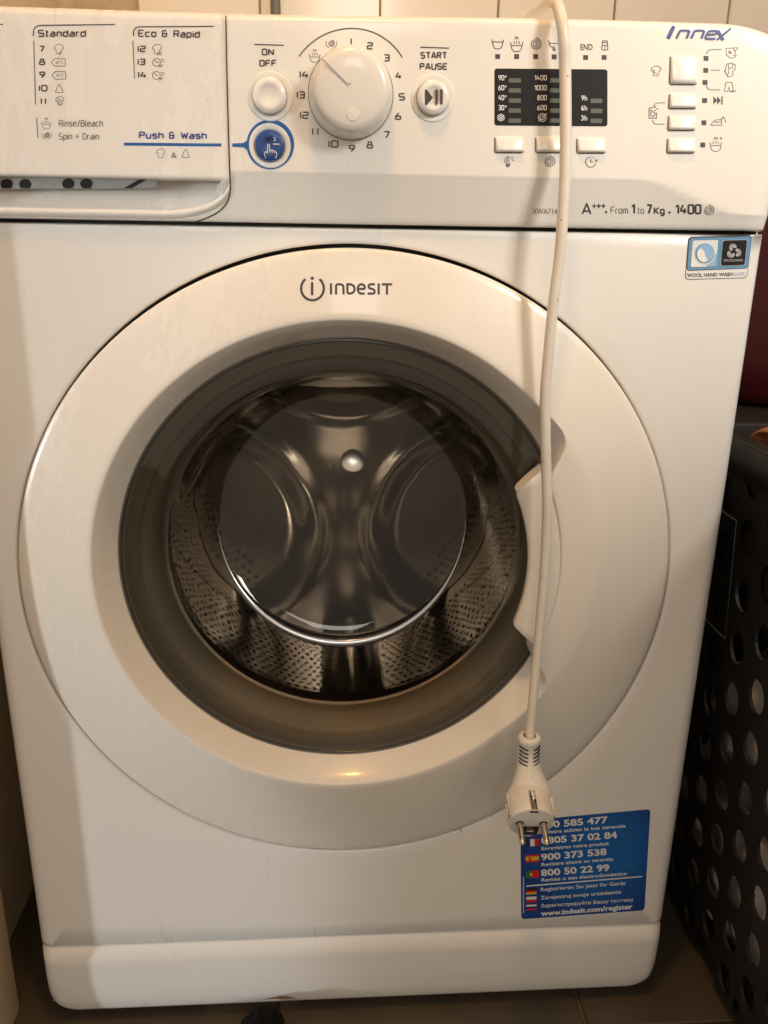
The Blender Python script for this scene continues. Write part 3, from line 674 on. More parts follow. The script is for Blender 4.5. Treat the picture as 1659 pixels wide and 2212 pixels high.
for i in range(NA):
    th = 2*math.pi*i/NA; c, s = math.cos(th), math.sin(th); ro, ri = door_edge(th), ridge_r(th); ye = edge_y(th); row = []
    pr = [(ro-.0006, .014), (ro, .010), (ro, ye+.0022), (ro-.0004, ye+.0008), (ro-.0014, ye)]
    for t in (.04, .1, .2, .32, .45, .58, .7, .8, .88, .94, .98): 
        r = ro-.0014+(.2018-ro+.0014)*t; pr.append((r, outer_y(th, r)))
    for t in (.0, .3, .6, .85): r = .2016+(ri+.0010-.2016)*t; pr.append((r, outer_y(th, r)))
    pr += [(ri+.0010, YR), (ri, YR+.0003), (ri-.0008, YR+.0013)]
    rm = min(.1797, ri-.0035)
    for t in (.15, .35, .55, .75, .92): pr.append((ri-.0009+(rm-ri+.0009)*t, YR+.0012+(.004-YR-.0012)*(t**1.15)))
    pr += [(rm, .0045), (rm-.001, .0075), (rm+.006, .014)]
    P.append([Vector((GX+c*r, y, GZ+s*r)) for r, y in pr])
grid('door_frame', P, door, 'door', closed_u=True)
# handle: grip tab reaching in over the glass
P = []
NT, NR_ = 44, 12
def hb(r, lo, hi): t = (r-.145)/(.170-.145); return R_((-20.0-3.6*t) if lo else (26.3+2.2*t))
rows = [(.1745, 'b'), (.1745, 't')]
for i in range(NT+1):
    u = i/NT; row = []
    eu = min(u, 1-u)*NT
    for k, (r, y) in enumerate([(.1740, -.004), (.1740, -.0210), (.1728, -.0216), (.1705, -.0217), (.165, -.0214), (.158, -.0207), (.1510, -.0196), (.1478, -.0186), (.1465, -.0170), (.1462, -.0150), (.1470, -.0095), (.1500, -.0060), (.160, -.004)]):
        r2 = r+(.0012 if (r < .152 and eu < 1) else 0)
        th0, th1 = hb(r, 1, 0), hb(r, 0, 1); th = th0+(th1-th0)*u
        y += .0035; yy = y if 0 < i < NT else max(y, -.0160)
        row.append(Vector((GX+r2*math.cos(th), yy, GZ+r2*math.sin(th))))
    P.append(row)
hd = grid('door_handle', P, door, 'door', closed_v=True)
bm = bmesh.new(); bm.from_mesh(hd.data); bmesh.ops.holes_fill(bm, edges=bm.edges); bm.to_mesh(hd.data); bm.free(); hd.data.set_sharp_from_angle(angle=R_(40))
# logo on the door
LS = door_surf
lines('brand_symbol', [arc(675, 623, 24.5, 52, -232, 50, 25.5)], 5.2, door, 'ink', LS); 
fill('brand_symbol', [rrect(671.5, 609, 677, 638, 2.4), disc(674.5, 601, 3.7)], door, 'ink', LS)
LW = 5.0
st = [[(715, 612), (715, 636)], [(726, 636), (726, 614), (738, 614), (742, 618), (742, 636)], [(750.5, 614), (750.5, 634), (760, 634), (766, 628), (766, 620), (760, 614), (748, 614)],
      [(788, 634), (778, 634), (773, 629), (773, 619), (778, 614), (784, 614), (788, 618), (788, 624), (774, 624)], [(810, 614), (799, 614), (796, 617), (797, 622), (807, 625), (810, 629), (808, 634), (794, 634)],
      [(818, 612), (818, 636)], [(825, 614), (847, 614)], [(836, 614), (836, 636)]]
lines('brand_lettering', st, 4.8, door, 'ink', LS, r=4.5)
# glass: flange, bowl
def bowl_y(r): return 0
gl = lathe('door_glass', [(.1800, .0), (.1770, .0025), (.1650, .0035), (.1560, .0045), (.1510, -.004), (.1470, -.020), (.1425, -.050), (.137, -.080), (.131, -.100), (.1255, -.112), (.1185, -.1205), (.1100, -.1250), (.1000, -.1264), (.050, -.1268), (0, -.1270)],
           (GX, .0065, GZ), AX, door, 'glass', 128, caps=False)
# wavy side wall of the pressed glass, and a sloping bowl bottom
for v in gl.data.vertices:
    x, y, z = v.co; r = math.hypot(x-GX, z-GZ); a = math.atan2(z-GZ, x-GX)
    if r < .15: v.co.y += .045*((GZ-z)/.15)*min(1, (y-.02)/.1)*-1 if y > .02 else 0
gl.data.update()
P = []
for i in range(121):
    a = math.radians(176+188*i/120); k = max(0, -math.sin(a)); mr = .00005+.0062*k**1.5; cy = .121+.022*-math.sin(a)*.0; row = []
    x0, z0 = .1175*math.cos(a), .1175*math.sin(a); yy = .0065+.116+.032*(z0/.1175)*.8
    for q in range(14):
        b = 2*math.pi*q/14; row.append(Vector((GX+math.cos(a)*(.1175+mr*math.cos(b)), yy+mr*1.5*math.sin(b), GZ+math.sin(a)*(.1175+mr*math.cos(b)))))
    P.append(row)
grid('bowl_edge_highlight', P, door, 'glossyglass', closed_v=True)  # lower bowl edge, thickened into a crescent to form its bright highlight
lathe('glass_rim_ring', [(.1812, .0006), (.1800, .0022), (.1788, .0032), (.1776, .0034), (.1768, .0020), (.1768, -.002)], (GX, .0055, GZ), AX, door, 'rim', 128, caps=False)
# gasket and drum behind the glass
gasket = lathe('door_gasket', [(.200, .006), (.178, .003), (.172, -.001), (.166, -.004), (.1655, -.006), (.161, -.012), (.154, -.018), (.1515, -.024), (.151, -.032), (.155, -.04), (.170, -.045), (.20, -.05)], (GX, .006, GZ), AX, wm, 'rubber', 128, caps=False)
lathe('gasket_lip', [(.1500+.0016*math.cos(a), -.030+.0016*math.sin(a)) for a in [k*math.pi/4 for k in range(9)]], (GX, .006, GZ), AX, gasket, 'cord', 96, caps=False)
drum = bpy.data.objects.new('drum', None); COL.objects.link(drum); drum.parent = wm
DC = (-.0095, .463); DR = .236; YB = .335
lathe('drum_wall', [(.165, -.075), (DR-.01, -.075), (DR, -.085), (DR, -(YB+.01))], (DC[0], 0, DC[1]), AX, drum, 'steel', 128, caps=False)
# drum back with three lobed recesses between curved ribs
def back_h(x, z):
    h = 0.; r = math.hypot(x, z)
    h = .045*sm((.12-r)/.12)*.55
    for k in (90, 208, 332):
        cx, cz = .185*math.cos(R_(k)), .185*math.sin(R_(k)); d = math.hypot(x-cx, z-cz)
        h -= .0-.0; q = sm((d-.095)/.028)
        h = h*(.25+.75*q)-.014*(1-q) if d < .125 else h
        h += .006*math.exp(-((d-.132)/.009)**2)
    return h
NRr, NAa = 70, 180
P = []
for i in range(NAa):
    a = 2*math.pi*i/NAa; row = []
    for j in range(NRr+1):
        r = DR*j/NRr+.0001; x, z = r*math.cos(a), r*math.sin(a); row.append(Vector((DC[0]+x, YB-back_h(x, z), DC[1]+z)))
    P.append(row)
grid('drum_back', P, drum, 'steel', closed_u=True)
hub = at(762, 995, YB-.03); HN = (Vector((-.03, -.965, .26)).normalized()+Vector((.10, -2.6, 1.20)).normalized()).normalized()
lathe('hub_cap', [(.0136, -.010), (.0137, -.0008), (.0132, -.0001), (.0120, .0002), (.0090, .0006), (.0060, .00085), (.0030, .00100), (0, .00105)], hub, HN, drum, 'cap', 40)
def holes(name, plist, m, seg=8):
    V = []; Fc = []
    for c, n, u, r in plist:
        w = n.cross(u); b = len(V)
        V += [c+n*.0006+(u*math.cos(2*math.pi*k/seg)+w*math.sin(2*math.pi*k/seg))*r for k in range(seg)]; Fc.append([b+k for k in range(seg)])
    o = obj(name, mesh(name, V, Fc), drum, m, smooth=False); o['kind'] = 'stuff'; return o
pl = []
for j in range(24):
    for i in range(150):
        a = 2*math.pi*(i+.5*(j % 2))/150; y = .088+.0098*j
        if min(abs(((math.degrees(a)-k+180) % 360)-180) for k in (272, 32, 152)) < 9: continue
        n = Vector((-math.cos(a), 0, -math.sin(a))); pl.append((Vector((DC[0]-n.x*DR, y, DC[1]-n.z*DR)), n, Vector((0, 1, 0)), .0023))
holes('wall_perforation', pl, 'steeldark')
bk = []
for k0 in (208, 332):
    for rr, off in ((.206, 0), (.219, .5), (.193, .5)):
        for i in range(-9, 10):
            a = R_(k0+(i+off)*3.4)
            if rr == .193 and abs(i) > 6: continue
            x, z = rr*math.cos(a)*.92, rr*math.sin(a)*.92
            bk.append((Vector((DC[0]+x, YB-back_h(x, z)-.0005, DC[1]+z)), Vector((0, -1, 0)), Vector((1, 0, 0)), .0030))
holes('back_perforation', bk, 'steeldark', 10)
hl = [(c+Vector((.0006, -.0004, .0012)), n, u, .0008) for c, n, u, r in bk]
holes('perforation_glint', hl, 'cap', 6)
# lifters on the drum wall
for k in (272, 32, 152):
    P = []
    for i in range(13):
        t = i/12*2-1; a = R_(k+t*9); rr = DR-.001-.046*math.sqrt(max(0, math.cos(t*math.pi/2)))**1.1
        P.append([Vector((DC[0]+(rr+(.012 if y < .1 or y > .31 else 0))*math.cos(a), y, DC[1]+(rr+(.012 if y < .1 or y > .31 else 0))*math.sin(a))) for y in (.09, .11, .2, .30, .325)])
    grid('drum_lifter', P, drum, 'steel')

# ------------------------------------------------------------------ labels stuck on the cabinet
FS = lambda x, z: 0.0
def Z2(x, y): return (987.5+.2976*x, 1536+.2976*y)
def qpoly(tl, tr, br, bl, r, n=5):
    """rounded quadrilateral"""
    c = [Vector(p) for p in (tl, tr, br, bl)]; out = []
    for i in range(4):
        a, b, d = c[i-1], c[i], c[(i+1) % 4]; p = b+(a-b).normalized()*r; q = b+(d-b).normalized()*r
        for k in range(n+1):
            t = k/n; out.append(tuple(p*(1-t)**2+b*2*t*(1-t)+q*t*t))
    return poly(out)
st1 = fill('sticker', [qpoly((1124, 1773), (1405, 1747.5), (1392, 1966), (1126, 1985.5), 9)], wm, 'sticker', FS, .0002)
st1['label'] = 'blue registration sticker with small flags and telephone numbers'
def zt(t, x0, y0, x1, y1, h, m='whiteink', b=.015): btext(TN, t, *Z2(x0, y0), *Z2(x1, y1), h*.2976, st1, m, FS, b, off=.0004)
zt('800 585 477', 600, 850, 1095, 808, 46, b=.03); zt('Registra subito la tua garanzia', 590, 892, 1222, 842, 24, b=.02)
zt('0805 37 02 84', 610, 962, 1162, 918, 46, b=.03); zt('Enregistrez votre produit', 612, 1008, 1103, 970, 24, b=.02)
zt('900 373 538', 610, 1082, 1086, 1040, 46, b=.03); zt('Registre ahora su garantia', 612, 1124, 1132, 1082, 24, b=.02)
zt('800 50 22 99', 610, 1196, 1106, 1155, 46, b=.03); zt('Registe o seu electrodoméstico', 612, 1236, 1230, 1188, 24, b=.02)
zt('Registrieren Sie jetzt ihr Gerät', 606, 1306, 1222, 1258, 26, b=.012); zt('Zarejestruj swoje urządzenie', 606, 1366, 1190, 1322, 26, b=.012)
zt('Зарегистрируйте Вашу технику', 608, 1424, 1280, 1378, 24, b=.012); zt('www.indesit.com/register', 608, 1484, 1274, 1432, 34, b=.035)
fill('printed_line', [poly([Z2(502, 1264), Z2(1340, 1195), Z2(1341, 1203), Z2(502, 1273)])], st1, 'whiteink', FS, .0004)
for a, b in (((1110, 780), (1305, 770)), ((1190, 888), (1308, 878)), ((1190, 903), (1300, 893)), ((1125, 1018), (1272, 1008)), ((1140, 1130), (1300, 1118))):
    zt('lorem'.replace('lorem', '· · · · · · · · · ·'), *a, *b, 12, 'paleink', 0)
lines('printed_line', [[Z2(481, 1200), Z2(481, 1465)]], 2.2, st1, 'paleink', FS, off=.0004)
def flag(x, y, w, h, bands, vert, sl=-.06, extra=None):
    n = sum(b[1] for b in bands); t = 0
    f = None
    for col, k in bands:
        a, b = t/n, (t+k)/n; t += k
        q = [(x+w*a, y+sl*w*a), (x+w*b, y+sl*w*b), (x+w*b, y+h+sl*w*b), (x+w*a, y+h+sl*w*a)] if vert else [(x, y+h*a), (x+w, y+h*a+sl*w), (x+w, y+h*b+sl*w), (x, y+h*b)]
        o = fill('flag_band', [poly([Z2(*p) for p in q])], st1, col, FS, .0004)
flag(497, 930, 96, 52, (('f_navy', 1), ('f_white', 1), ('f_red', 1)), True)
flag(497, 1044, 96, 54, (('f_red', 1), ('f_yel', 2), ('f_red', 1)), False)
flag(499, 1158, 94, 54, (('f_green', 2), ('f_red', 3)), True)
flag(501, 1288, 75, 42, (('f_black', 1), ('f_red', 1), ('f_yel', 1)), False)
flag(501, 1347, 75, 42, (('f_white', 1), ('f_red', 1)), False)
flag(501, 1405, 75, 42, (('f_white', 1), ('f_navy', 1), ('f_red', 1)), False)
fill('flag_emblem', [disc(*Z2(527, 1069), 3.2, 12)], st1, 'f_red', FS, .0006); fill('flag_emblem', [disc(*Z2(537, 1183), 3.4, 12)], st1, 'f_yel', FS, .0006)
# wool label
def Z3(x, y): return (1371.5+.1733*x, 466.3+.1733*y)
wl = fill('wool_label', [qpoly(Z3(665, 262), Z3(1460, 241), Z3(1396, 776), Z3(622, 796), 9)], wm, 'ink', FS, .0002)
wl['label'] = 'small blue and white wool hand wash label'
fill('label_field', [qpoly(Z3(671, 272), Z3(1452, 250), Z3(1389, 768), Z3(630, 788), 8)], wl, 'woolwhite', FS, .0004)
fill('label_field', [qpoly(Z3(671, 271), Z3(1452, 250), Z3(1406, 654), Z3(640, 686), 8)], wl, 'ink', FS, .0006)
fill('label_field', [qpoly(Z3(675, 276), Z3(1448, 255), Z3(1402, 646), Z3(645, 678), 8)], wl, 'woolblue', FS, .0008)
fill('label_field', [qpoly(Z3(716, 308), Z3(1032, 298), Z3(1004, 630), Z3(688, 638), 4)], wl, 'woolwhite', FS, .0010)
fill('label_field', [qpoly(Z3(1088, 302), Z3(1396, 295), Z3(1364, 614), Z3(1057, 624), 5)], wl, 'whiteink', FS, .0010)
fill('label_field', [qpoly(Z3(1092, 306), Z3(1391, 299), Z3(1360, 610), Z3(1062, 620), 5)], wl, 'display', FS, .0012)
fill('label_symbol', [poly([Z3(1001, 470), Z3(1020, 470), Z3(1000, 628), Z3(880, 632), Z3(905, 600), Z3(960, 560)])], wl, 'skyblue', FS, .0011)
fill('label_symbol', [disc(*Z3(862, 472), 22.5, 32, 23)], wl, 'woolwhite', FS, .0012)
fill('label_symbol', [disc(*Z3(862, 467), 20.6, 32, 21.4)], wl, 'woolblue', FS, .0014)
fill('label_symbol', [disc(*Z3(866, 463), 18.6, 32, 19.4)], wl, 'skyblue', FS, .0016)
fill('label_symbol', [poly([Z3(*q) for q in ((762, 470), (775, 430), (800, 408), (825, 410), (850, 445), (868, 500), (890, 555), (870, 575), (830, 578), (790, 550), (768, 515))])], wl, 'woolwhite', FS, .0018)
wk = []
for k in range(3):
    a0 = R_(90+120*k); cx, cy = Z3(1222, 442)
    for j in range(5):
        s0 = []
        for i in range(13):
            t = i/12; r = 3+1.9*j*(.5+.5*math.sin(math.pi*t)); a = a0+R_(-60+190*t)
            ox, oy = 5.6*math.cos(a0), 5.6*math.sin(a0); s0.append((cx+ox+r*math.cos(a), cy-oy-r*math.sin(a)))
        wk.append(s0)
lines('label_symbol', wk, 1.15, wl, 'palegrey', FS, off=.0014)
btext(TN, 'WOOLMARK', *Z3(1094, 570), *Z3(1338, 565), 5, wl, 'palegrey', FS, 0, off=.0014)
btext(TN, 'WOOL HAND WASH', *Z3(646, 763), *Z3(1213, 748), 7.8, wl, 'ink', FS, .02, off=.0006)
btext(TN, 'SAFE', *Z3(1225, 747), *Z3(1370, 741), 7.4, wl, 'paleink', FS, .02, off=.0006)
# brown patch painting a reflection and shadow along the kick plate's lower edge, a scratch on the front
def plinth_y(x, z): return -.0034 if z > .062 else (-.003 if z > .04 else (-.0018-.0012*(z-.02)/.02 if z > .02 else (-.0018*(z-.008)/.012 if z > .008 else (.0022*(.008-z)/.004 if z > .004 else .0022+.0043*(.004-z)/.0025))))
fill('painted_reflection', [poly([(437, 2176), (445, 2167.5), (480, 2165), (514, 2162), (567, 2158), (604, 2150), (625, 2152), (641, 2155.6), (660, 2164), (668, 2169), (600, 2171), (520, 2174)])], wm, 'paintedreflection', plinth_y, .0006)
lines('scratch', [[(981, 1793), (988, 1792)], [(990, 1790), (997, 1792), (996, 1799)]], 1.2, wm, 'inkgrey', FS)

# ------------------------------------------------------------------ power cable with its plug
cable = thing('power_cable', 'off white power cable hanging in front of the round door, ending in a plug', 'power cable')
cpx = [((1150, 120), .20), ((1152, 52), .10), ((1168, 20), .05), ((1188, 3), .01), ((1203, 10), -.015), ((1212, 40), -.024), ((1218, 85), -.027), ((1221, 160), -.026), ((1222, 280), -.027), ((1220, 390), -.0285), ((1214, 490), -.030), ((1208, 560), -.0305),
       ((1195, 660), -.0315), ((1185, 760), -.0320), ((1178, 850), -.0325), ((1178, 930), -.033), ((1180, 1010), -.0335), ((1182, 1108), -.034), ((1176, 1237), -.0345), ((1165, 1366), -.037), ((1156, 1463), -.041), ((1148, 1545), -.046), ((1144, 1600), -.051), ((1144, 1625), -.053)]
cp3 = [at(q[0], q[1], y) for q, y in cpx]
cp3[0] = at(1150, 40, .30); cp3[0].z = .862; cp3[1] = Vector((cp3[2].x-.002, .12, .87)); cp3[2].z = max(cp3[2].z, .868)
tube('cord', smoothpath(cp3, 10), .0039, cable, 'cord', 20)
# plug: cord enters from above, pins point out of the front of a round body
fc = at(1148, 1778, -.083)                      # centre of the pin face
el = R_(-20); N = Vector((-.045, -math.cos(el), math.sin(el))).normalized(); XR = Vector((1, 0, 0)); XR = (XR-N*XR.dot(N)).normalized(); UP = N.cross(XR)*-1
if UP.z < 0: UP = -UP
neck = cp3[-2]
# body: loft from the round collar down into the disc that carries the pins
secs = []
def ring(cn, ax, rx, rz, n=40, sq=1.0, right=XR):
    ax = ax.normalized(); u = (right-ax*right.dot(ax)).normalized(); w = ax.cross(u); P = []
    for k in range(n):
        a = 2*math.pi*k/n; ca, sa = math.cos(a), math.sin(a)
        P.append(cn+u*rx*math.copysign(abs(ca)**sq, ca)+w*rz*math.copysign(abs(sa)**sq, sa))
    return P
dn_ = (fc+N*-.016-neck)
L0 = neck+Vector((0, .001, .002)); 
bc = fc-N*.0155
path = [L0, L0+Vector((0, 0, -.0245)), L0+Vector((.0005, -.002, -.034)), L0.lerp(bc, .62)+Vector((0, .003, 0)), bc+UP*.010, bc+UP*.003-N*.001]
P = []
spec = [(0, .0086, .0086), (.0, .0092, .0092)]
for cn, ax, rx, rz, sq in (
    (L0+Vector((0, 0, .0022)), Vector((0, 0, -1)), .0050, .0050, 1), (L0+Vector((0, 0, .0022)), Vector((0, 0, -1)), .0080, .0080, 1), (L0+Vector((0, 0, .001)), Vector((0, 0, -1)), .0092, .0092, 1), (L0+Vector((0, 0, -.003)), Vector((0, 0, -1)), .0092, .0090, 1),
    (L0+Vector((0, 0, -.0045)), Vector((0, 0, -1)), .0082, .0080, 1), (L0+Vector((0, -.0002, -.012)), Vector((0, 0, -1)), .0083, .0080, 1), (L0+Vector((.0003, -.001, -.0205)), Vector((0, -.1, -1)), .0087, .0084, 1),
    (L0+Vector((.0006, -.003, -.027)), Vector((0, -.3, -1)), .0100, .0090, .95), (L0+Vector((.0008, -.0055, -.0325)), Vector((0, -.4, -1)), .0122, .0100, .92), (L0+Vector((.001, -.0085, -.0375)), Vector((0, -.5, -1)), .0150, .0112, .9),
    (L0+Vector((.001, -.0105, -.0425)), Vector((0, -.5, -1)), .0172, .0118, .9), (L0+Vector((.001, -.0130, -.0475)), Vector((0, -.5, -1)), .0176, .0112, .9), (L0+Vector((.001, -.0150, -.0530)), Vector((0, -.5, -1)), .0140, .0080, .9)):
    P.append(ring(cn, ax, rx, rz, sq=sq))
nk = grid('plug_neck', P, cable, 'plug', closed_v=True)
# round body with flats: silhouette rings along N
def bring(h, r, top=1.0):
    out = []
    for k in range(48):
        a = 2*math.pi*k/48; ca, sa = math.cos(a), math.sin(a); rr = r
        x = max(-.0173/.0188*r, min(.0173/.0188*r, rr*ca)); out.append(fc+N*h+XR*x+UP*rr*sa*(top if sa > 0 else 1))
    return out
P = [bring(h, r, tp) for h, r, tp in ((-.032, .004, 1), (-.0315, .012, 1.), (-.029, .0158, 1.0), (-.024, .0178, 1.0), (-.016, .0186, 1.0), (-.006, .0187, 1), (-.0012, .0187, 1), (-.0003, .0183, 1), (0, .0176, 1), (.0001, .004, 1), (.0001, .0001, 1))]
pb = grid('plug_body', P, cable, 'plug', closed_v=True); pb.data.set_sharp_from_angle(angle=R_(45))
# side ridges (grip rails) beside the body
for sx in (-1, 1):
    c0 = fc+XR*(.0170 if sx > 0 else -.0162)-N*.0125
    bm = bmesh.new(); bmesh.ops.create_cube(bm, size=1)
    for v in bm.verts: q = v.co.copy(); v.co = c0+XR*q.x*.0026+UP*(q.y*.0130)+N*q.z*.018
    bmesh.ops.bevel(bm, geom=bm.edges[:], offset=.0007, segments=2, affect='EDGES'); me = bpy.data.meshes.new('r'); bm.to_mesh(me); bm.free()
    obj('side_rail', me, cable, 'plug')
# strain relief slots
for k in range(5):
    for sx in (-1, 1):
        pts = [L0+Vector((.0088*math.sin(R_(a))*sx, -.0080*math.cos(R_(a))-.0003-.0008*k*.3, -.0068-.0034*k+.0016*(a-14)/60)) for a in (14, 28, 42, 56, 70)]
        tube('strain_relief_slot', pts, .00058, nk, 'gap', 6)
# pins, earth clips, earth socket
for sx in (-1, 1):
    b0 = fc+XR*sx*.0095
    pin = lathe('plug_pin', [(.0024, -.001), (.0024, .0135), (.00238, .0160), (.0021, .0178), (.0014, .0188), (0, .0192)], b0, N, cable, 'pin', 28)
    lathe('pin_collar', [(.0032, .0003), (.0032, .0006), (.0024, .0006)], b0, N, pin, 'plugdark', 28, caps=False)
def blk(name, c, sx, sy, sz, m, par, bev=.0003):
    bm = bmesh.new(); bmesh.ops.create_cube(bm, size=1)
    for v in bm.verts: q = v.co.copy(); v.co = c+XR*q.x*sx+UP*q.y*sy+N*q.z*sz
    if bev: bmesh.ops.bevel(bm, geom=bm.edges[:], offset=bev, segments=2, affect='EDGES')
    me = bpy.data.meshes.new(name); bm.to_mesh(me); bm.free(); return obj(name, me, par, m)
for su in (1, -1):
    blk('clip_channel', fc+UP*su*.01795-N*.0090, .0052, .0016, .0176, 'plug', cable, .0002)
    blk('earth_clip', fc+UP*su*.0184-N*.0085, .0036, .0016, .0150, 'pin', cable)
    blk('clip_slot', fc+UP*su*.0160+N*.0002, .0064, .0016, .0006, 'plugdark', cable, 0)
blk('earth_socket', fc-UP*.0100+N*.0002, .0128, .0108, .0008, 'plugdark', cable, .0002)
blk('socket_contact', fc-UP*.0076+N*.0007, .0060, .0052, .0008, 'pin', cable, .0002)

# ------------------------------------------------------------------ room: back wall of tiles, left wall, jamb, floor
wall = box('wall_back', (-.60, .632, -.02), (1.6, .70, 2.4), None, 'grout'); wall['kind'] = 'structure'
bm = bmesh.new(); bmesh.ops.create_cube(bm, size=1)
for v in bm.verts: v.co = Vector((v.co.x*.1540, v.co.y*.012, v.co.z*.1960))
bmesh.ops.bevel(bm, geom=[e for e in bm.edges], offset=.0016, segments=2, affect='EDGES'); tme = bpy.data.meshes.new('tile'); bm.to_mesh(tme); bm.free(); tme.materials.append(M['tile'])
tme.polygons.foreach_set('use_smooth', [True]*len(tme.polygons)); tme.set_sharp_from_angle(angle=R_(60))
for i in range(9):
    for j in range(8):
        o = bpy.data.objects.new('tile', tme); COL.objects.link(o); o.parent = wall
        o.location = (-.2705+.1572*i-.0*i+.1572/2-.1572*0, .627+random.uniform(-.0004, .0004), .16+.2*j); o.rotation_euler = (random.uniform(-.003, .003), 0, random.uniform(-.003, .003))
lw = box('wall_left', (-.60, .0205, -.02), (-.372, .632, 2.4), None, 'wall'); lw['kind'] = 'structure'
tag(box('door_jamb', (-.62, -.0410, -.012), (-.331, .020, 1.5), None, 'jamb', .003), 'beige painted door jamb at the left of the washing machine', 'door jamb')
fl = box('floor', (-3, -3, -.10), (3, 3, -.0165), None, 'floorgrout'); fl['kind'] = 'structure'
bm = bmesh.new(); bmesh.ops.create_cube(bm, size=1)
for v in bm.verts: v.co = Vector((v.co.x*.296, v.co.y*.296, v.co.z*.008))
bmesh.ops.bevel(bm, geom=bm.edges[:], offset=.0012, segments=1, affect='EDGES'); fme = bpy.data.meshes.new('floor_tile'); bm.to_mesh(fme); bm.free(); fme.materials.append(M['floor'])
for i in range(-4, 5):
    for j in range(-5, 4):
        o = bpy.data.objects.new('floor_tile', fme); COL.objects.link(o); o.parent = fl; o.location = (.2205-.15+.3*i, .12+.3*j-.0, -.016+random.uniform(-.0003, .0003))
pp = at(595, 10, .60)
tag(tube('supply_pipe', [Vector((pp.x, .60, z)) for z in (.02, .3, .6, .9, 1.2, 1.5)], .0066, None, 'pipe', 20), 'grey pipe running up the tiled wall behind the washing machine', 'pipe')
b = bmesh.new(); bmesh.ops.create_icosphere(b, subdivisions=4, radius=1)
from mathutils import noise as NZ
for v in b.verts: n = NZ.noise(v.co*2.2)*.35+NZ.noise(v.co*7)*.1; v.co = Vector((v.co.x*.018, v.co.y*.022, v.co.z*.016))*(1+n)
me = bpy.data.meshes.new('sock'); b.to_mesh(me); b.free(); c = at(560, 2212, -.045); o = obj('black_cloth', me, None, 'black'); o.location = (c.x, -.030, .004)
tag(o, 'crumpled piece of black cloth on the floor below the kick plate', 'cloth')

# ------------------------------------------------------------------ laundry basket with things in it, stool with red bucket behind
bk_ = thing('laundry_basket', 'dark brown plastic laundry basket with oval holes, right of the washing machine', 'laundry basket')
XB, ZT_, ZB_ = .330, .548, -.008
def bx(z): return .364-(.364-.333)*(z-ZB_)/(ZT_-ZB_)
def wall_holes(name, origin, du, dv, nu, nv, pu, pv, ru, rv, parent, m, thick, skip=()):
    """sheet with oval openings, every other column shifted by half a pitch; du, dv unit vectors"""
    V = []; Fc = []; nrm = du.cross(dv).normalized(); SEG = 16
    for i in range(nu):
        for j in range(nv+1):
            cx = (i+.5)*pu; cz = (j+.25+.5*(i % 2))*pv; hx = pu/2; hz = pv/2; b = len(V); open_ = (i, j) not in skip
            for lay in (0, 1):
                for k in range(SEG):
                    a = 2*math.pi*k/SEG+math.pi/4; c, s = math.cos(a), math.sin(a); q = max(abs(c), abs(s))
                    V.append(origin+du*(cx+hx*c/q)+dv*(cz+hz*s/q)+nrm*(thick*lay))
                for k in range(SEG):
                    a = 2*math.pi*k/SEG+math.pi/4; V.append(origin+du*(cx+ru*math.cos(a))+dv*(cz+rv*math.sin(a))+nrm*(thick*lay))
            for k in range(SEG):
                q = (k+1) % SEG; L = b+2*SEG
                Fc.append((b+k, b+q, b+SEG+q, b+SEG+k)); Fc.append((L+k, L+SEG+k, L+SEG+q, L+q))
                if open_: Fc.append((b+SEG+k, b+SEG+q, L+SEG+q, L+SEG+k))
            if not open_: Fc.append([b+SEG+k for k in range(SEG)])
    return obj(name, mesh(name, V, Fc), parent, m, smooth=False)
dvv = Vector((bx(ZT_)-bx(ZB_), 0, ZT_-ZB_)).normalized()
YB0, YB1 = -.20, .30; nu, nv = 12, 9
pu, pv = (YB1-YB0)/nu, (ZT_-ZB_-.045)/(nv+.75)
lab = {(i, j) for i in range(6, 11) for j in range(6, 9)} | {(i, j) for i in range(nu) for j in range(8, 14)}
wall_holes('basket_side', Vector((bx(ZB_+.02), YB0, ZB_+.02)), Vector((0, 1, 0)), dvv, nu, nv, pu, pv, .0132, .0165, bk_, 'basket', -.003, lab)
wall_holes('basket_side', Vector((bx(ZB_+.02), YB0, ZB_+.02)), Vector((1, 0, 0)), Vector((0, -.05, 1)).normalized(), 9, nv, pu, pv, .0132, .0165, bk_, 'basket', .003, {(i, j) for i in range(18) for j in range(8, 14)})
box('basket_base', (.366, YB0+.004, ZB_), (.366+.39, YB1, ZB_+.02), bk_, 'basket', .003)
box('basket_side', (.366, YB1, ZB_), (.366+.39, YB1+.004, ZT_-.01), bk_, 'basket'); box('basket_side', (.757, YB0, ZB_), (.761, YB1, ZT_-.01), bk_, 'basket')
rp = [Vector(p) for p in ((.345, YB1-.02, ZT_), (.337, .15, ZT_), (.337, 0, ZT_), (.340, YB0+.04, ZT_), (.36, YB0+.005, ZT_), (.40, YB0-.012, ZT_), (.6, YB0-.012, ZT_), (.75, YB0-.01, ZT_), (.77, YB0+.03, ZT_), (.77, YB1-.03, ZT_), (.74, YB1, ZT_), (.5, YB1+.004, ZT_), (.36, YB1, ZT_), (.345, YB1-.02, ZT_))]
rr = smoothpath(rp, 6)
P = []
for i, p in enumerate(rr):
    d = (rr[min(i+1, len(rr)-1)]-rr[max(i-1, 0)]); d.z = 0; d.normalize(); w = Vector((-d.y, d.x, 0)); 
    P.append([p+w*a+Vector((0, 0, b)) for a, b in ((-.009, -.030), (-.011, -.012), (-.010, -.004), (-.005, .001), (.004, .003), (.012, .000), (.016, -.006), (.014, -.012), (.004, -.010), (-.004, -.02))])
grid('basket_rim', P, bk_, 'basket', closed_v=True)
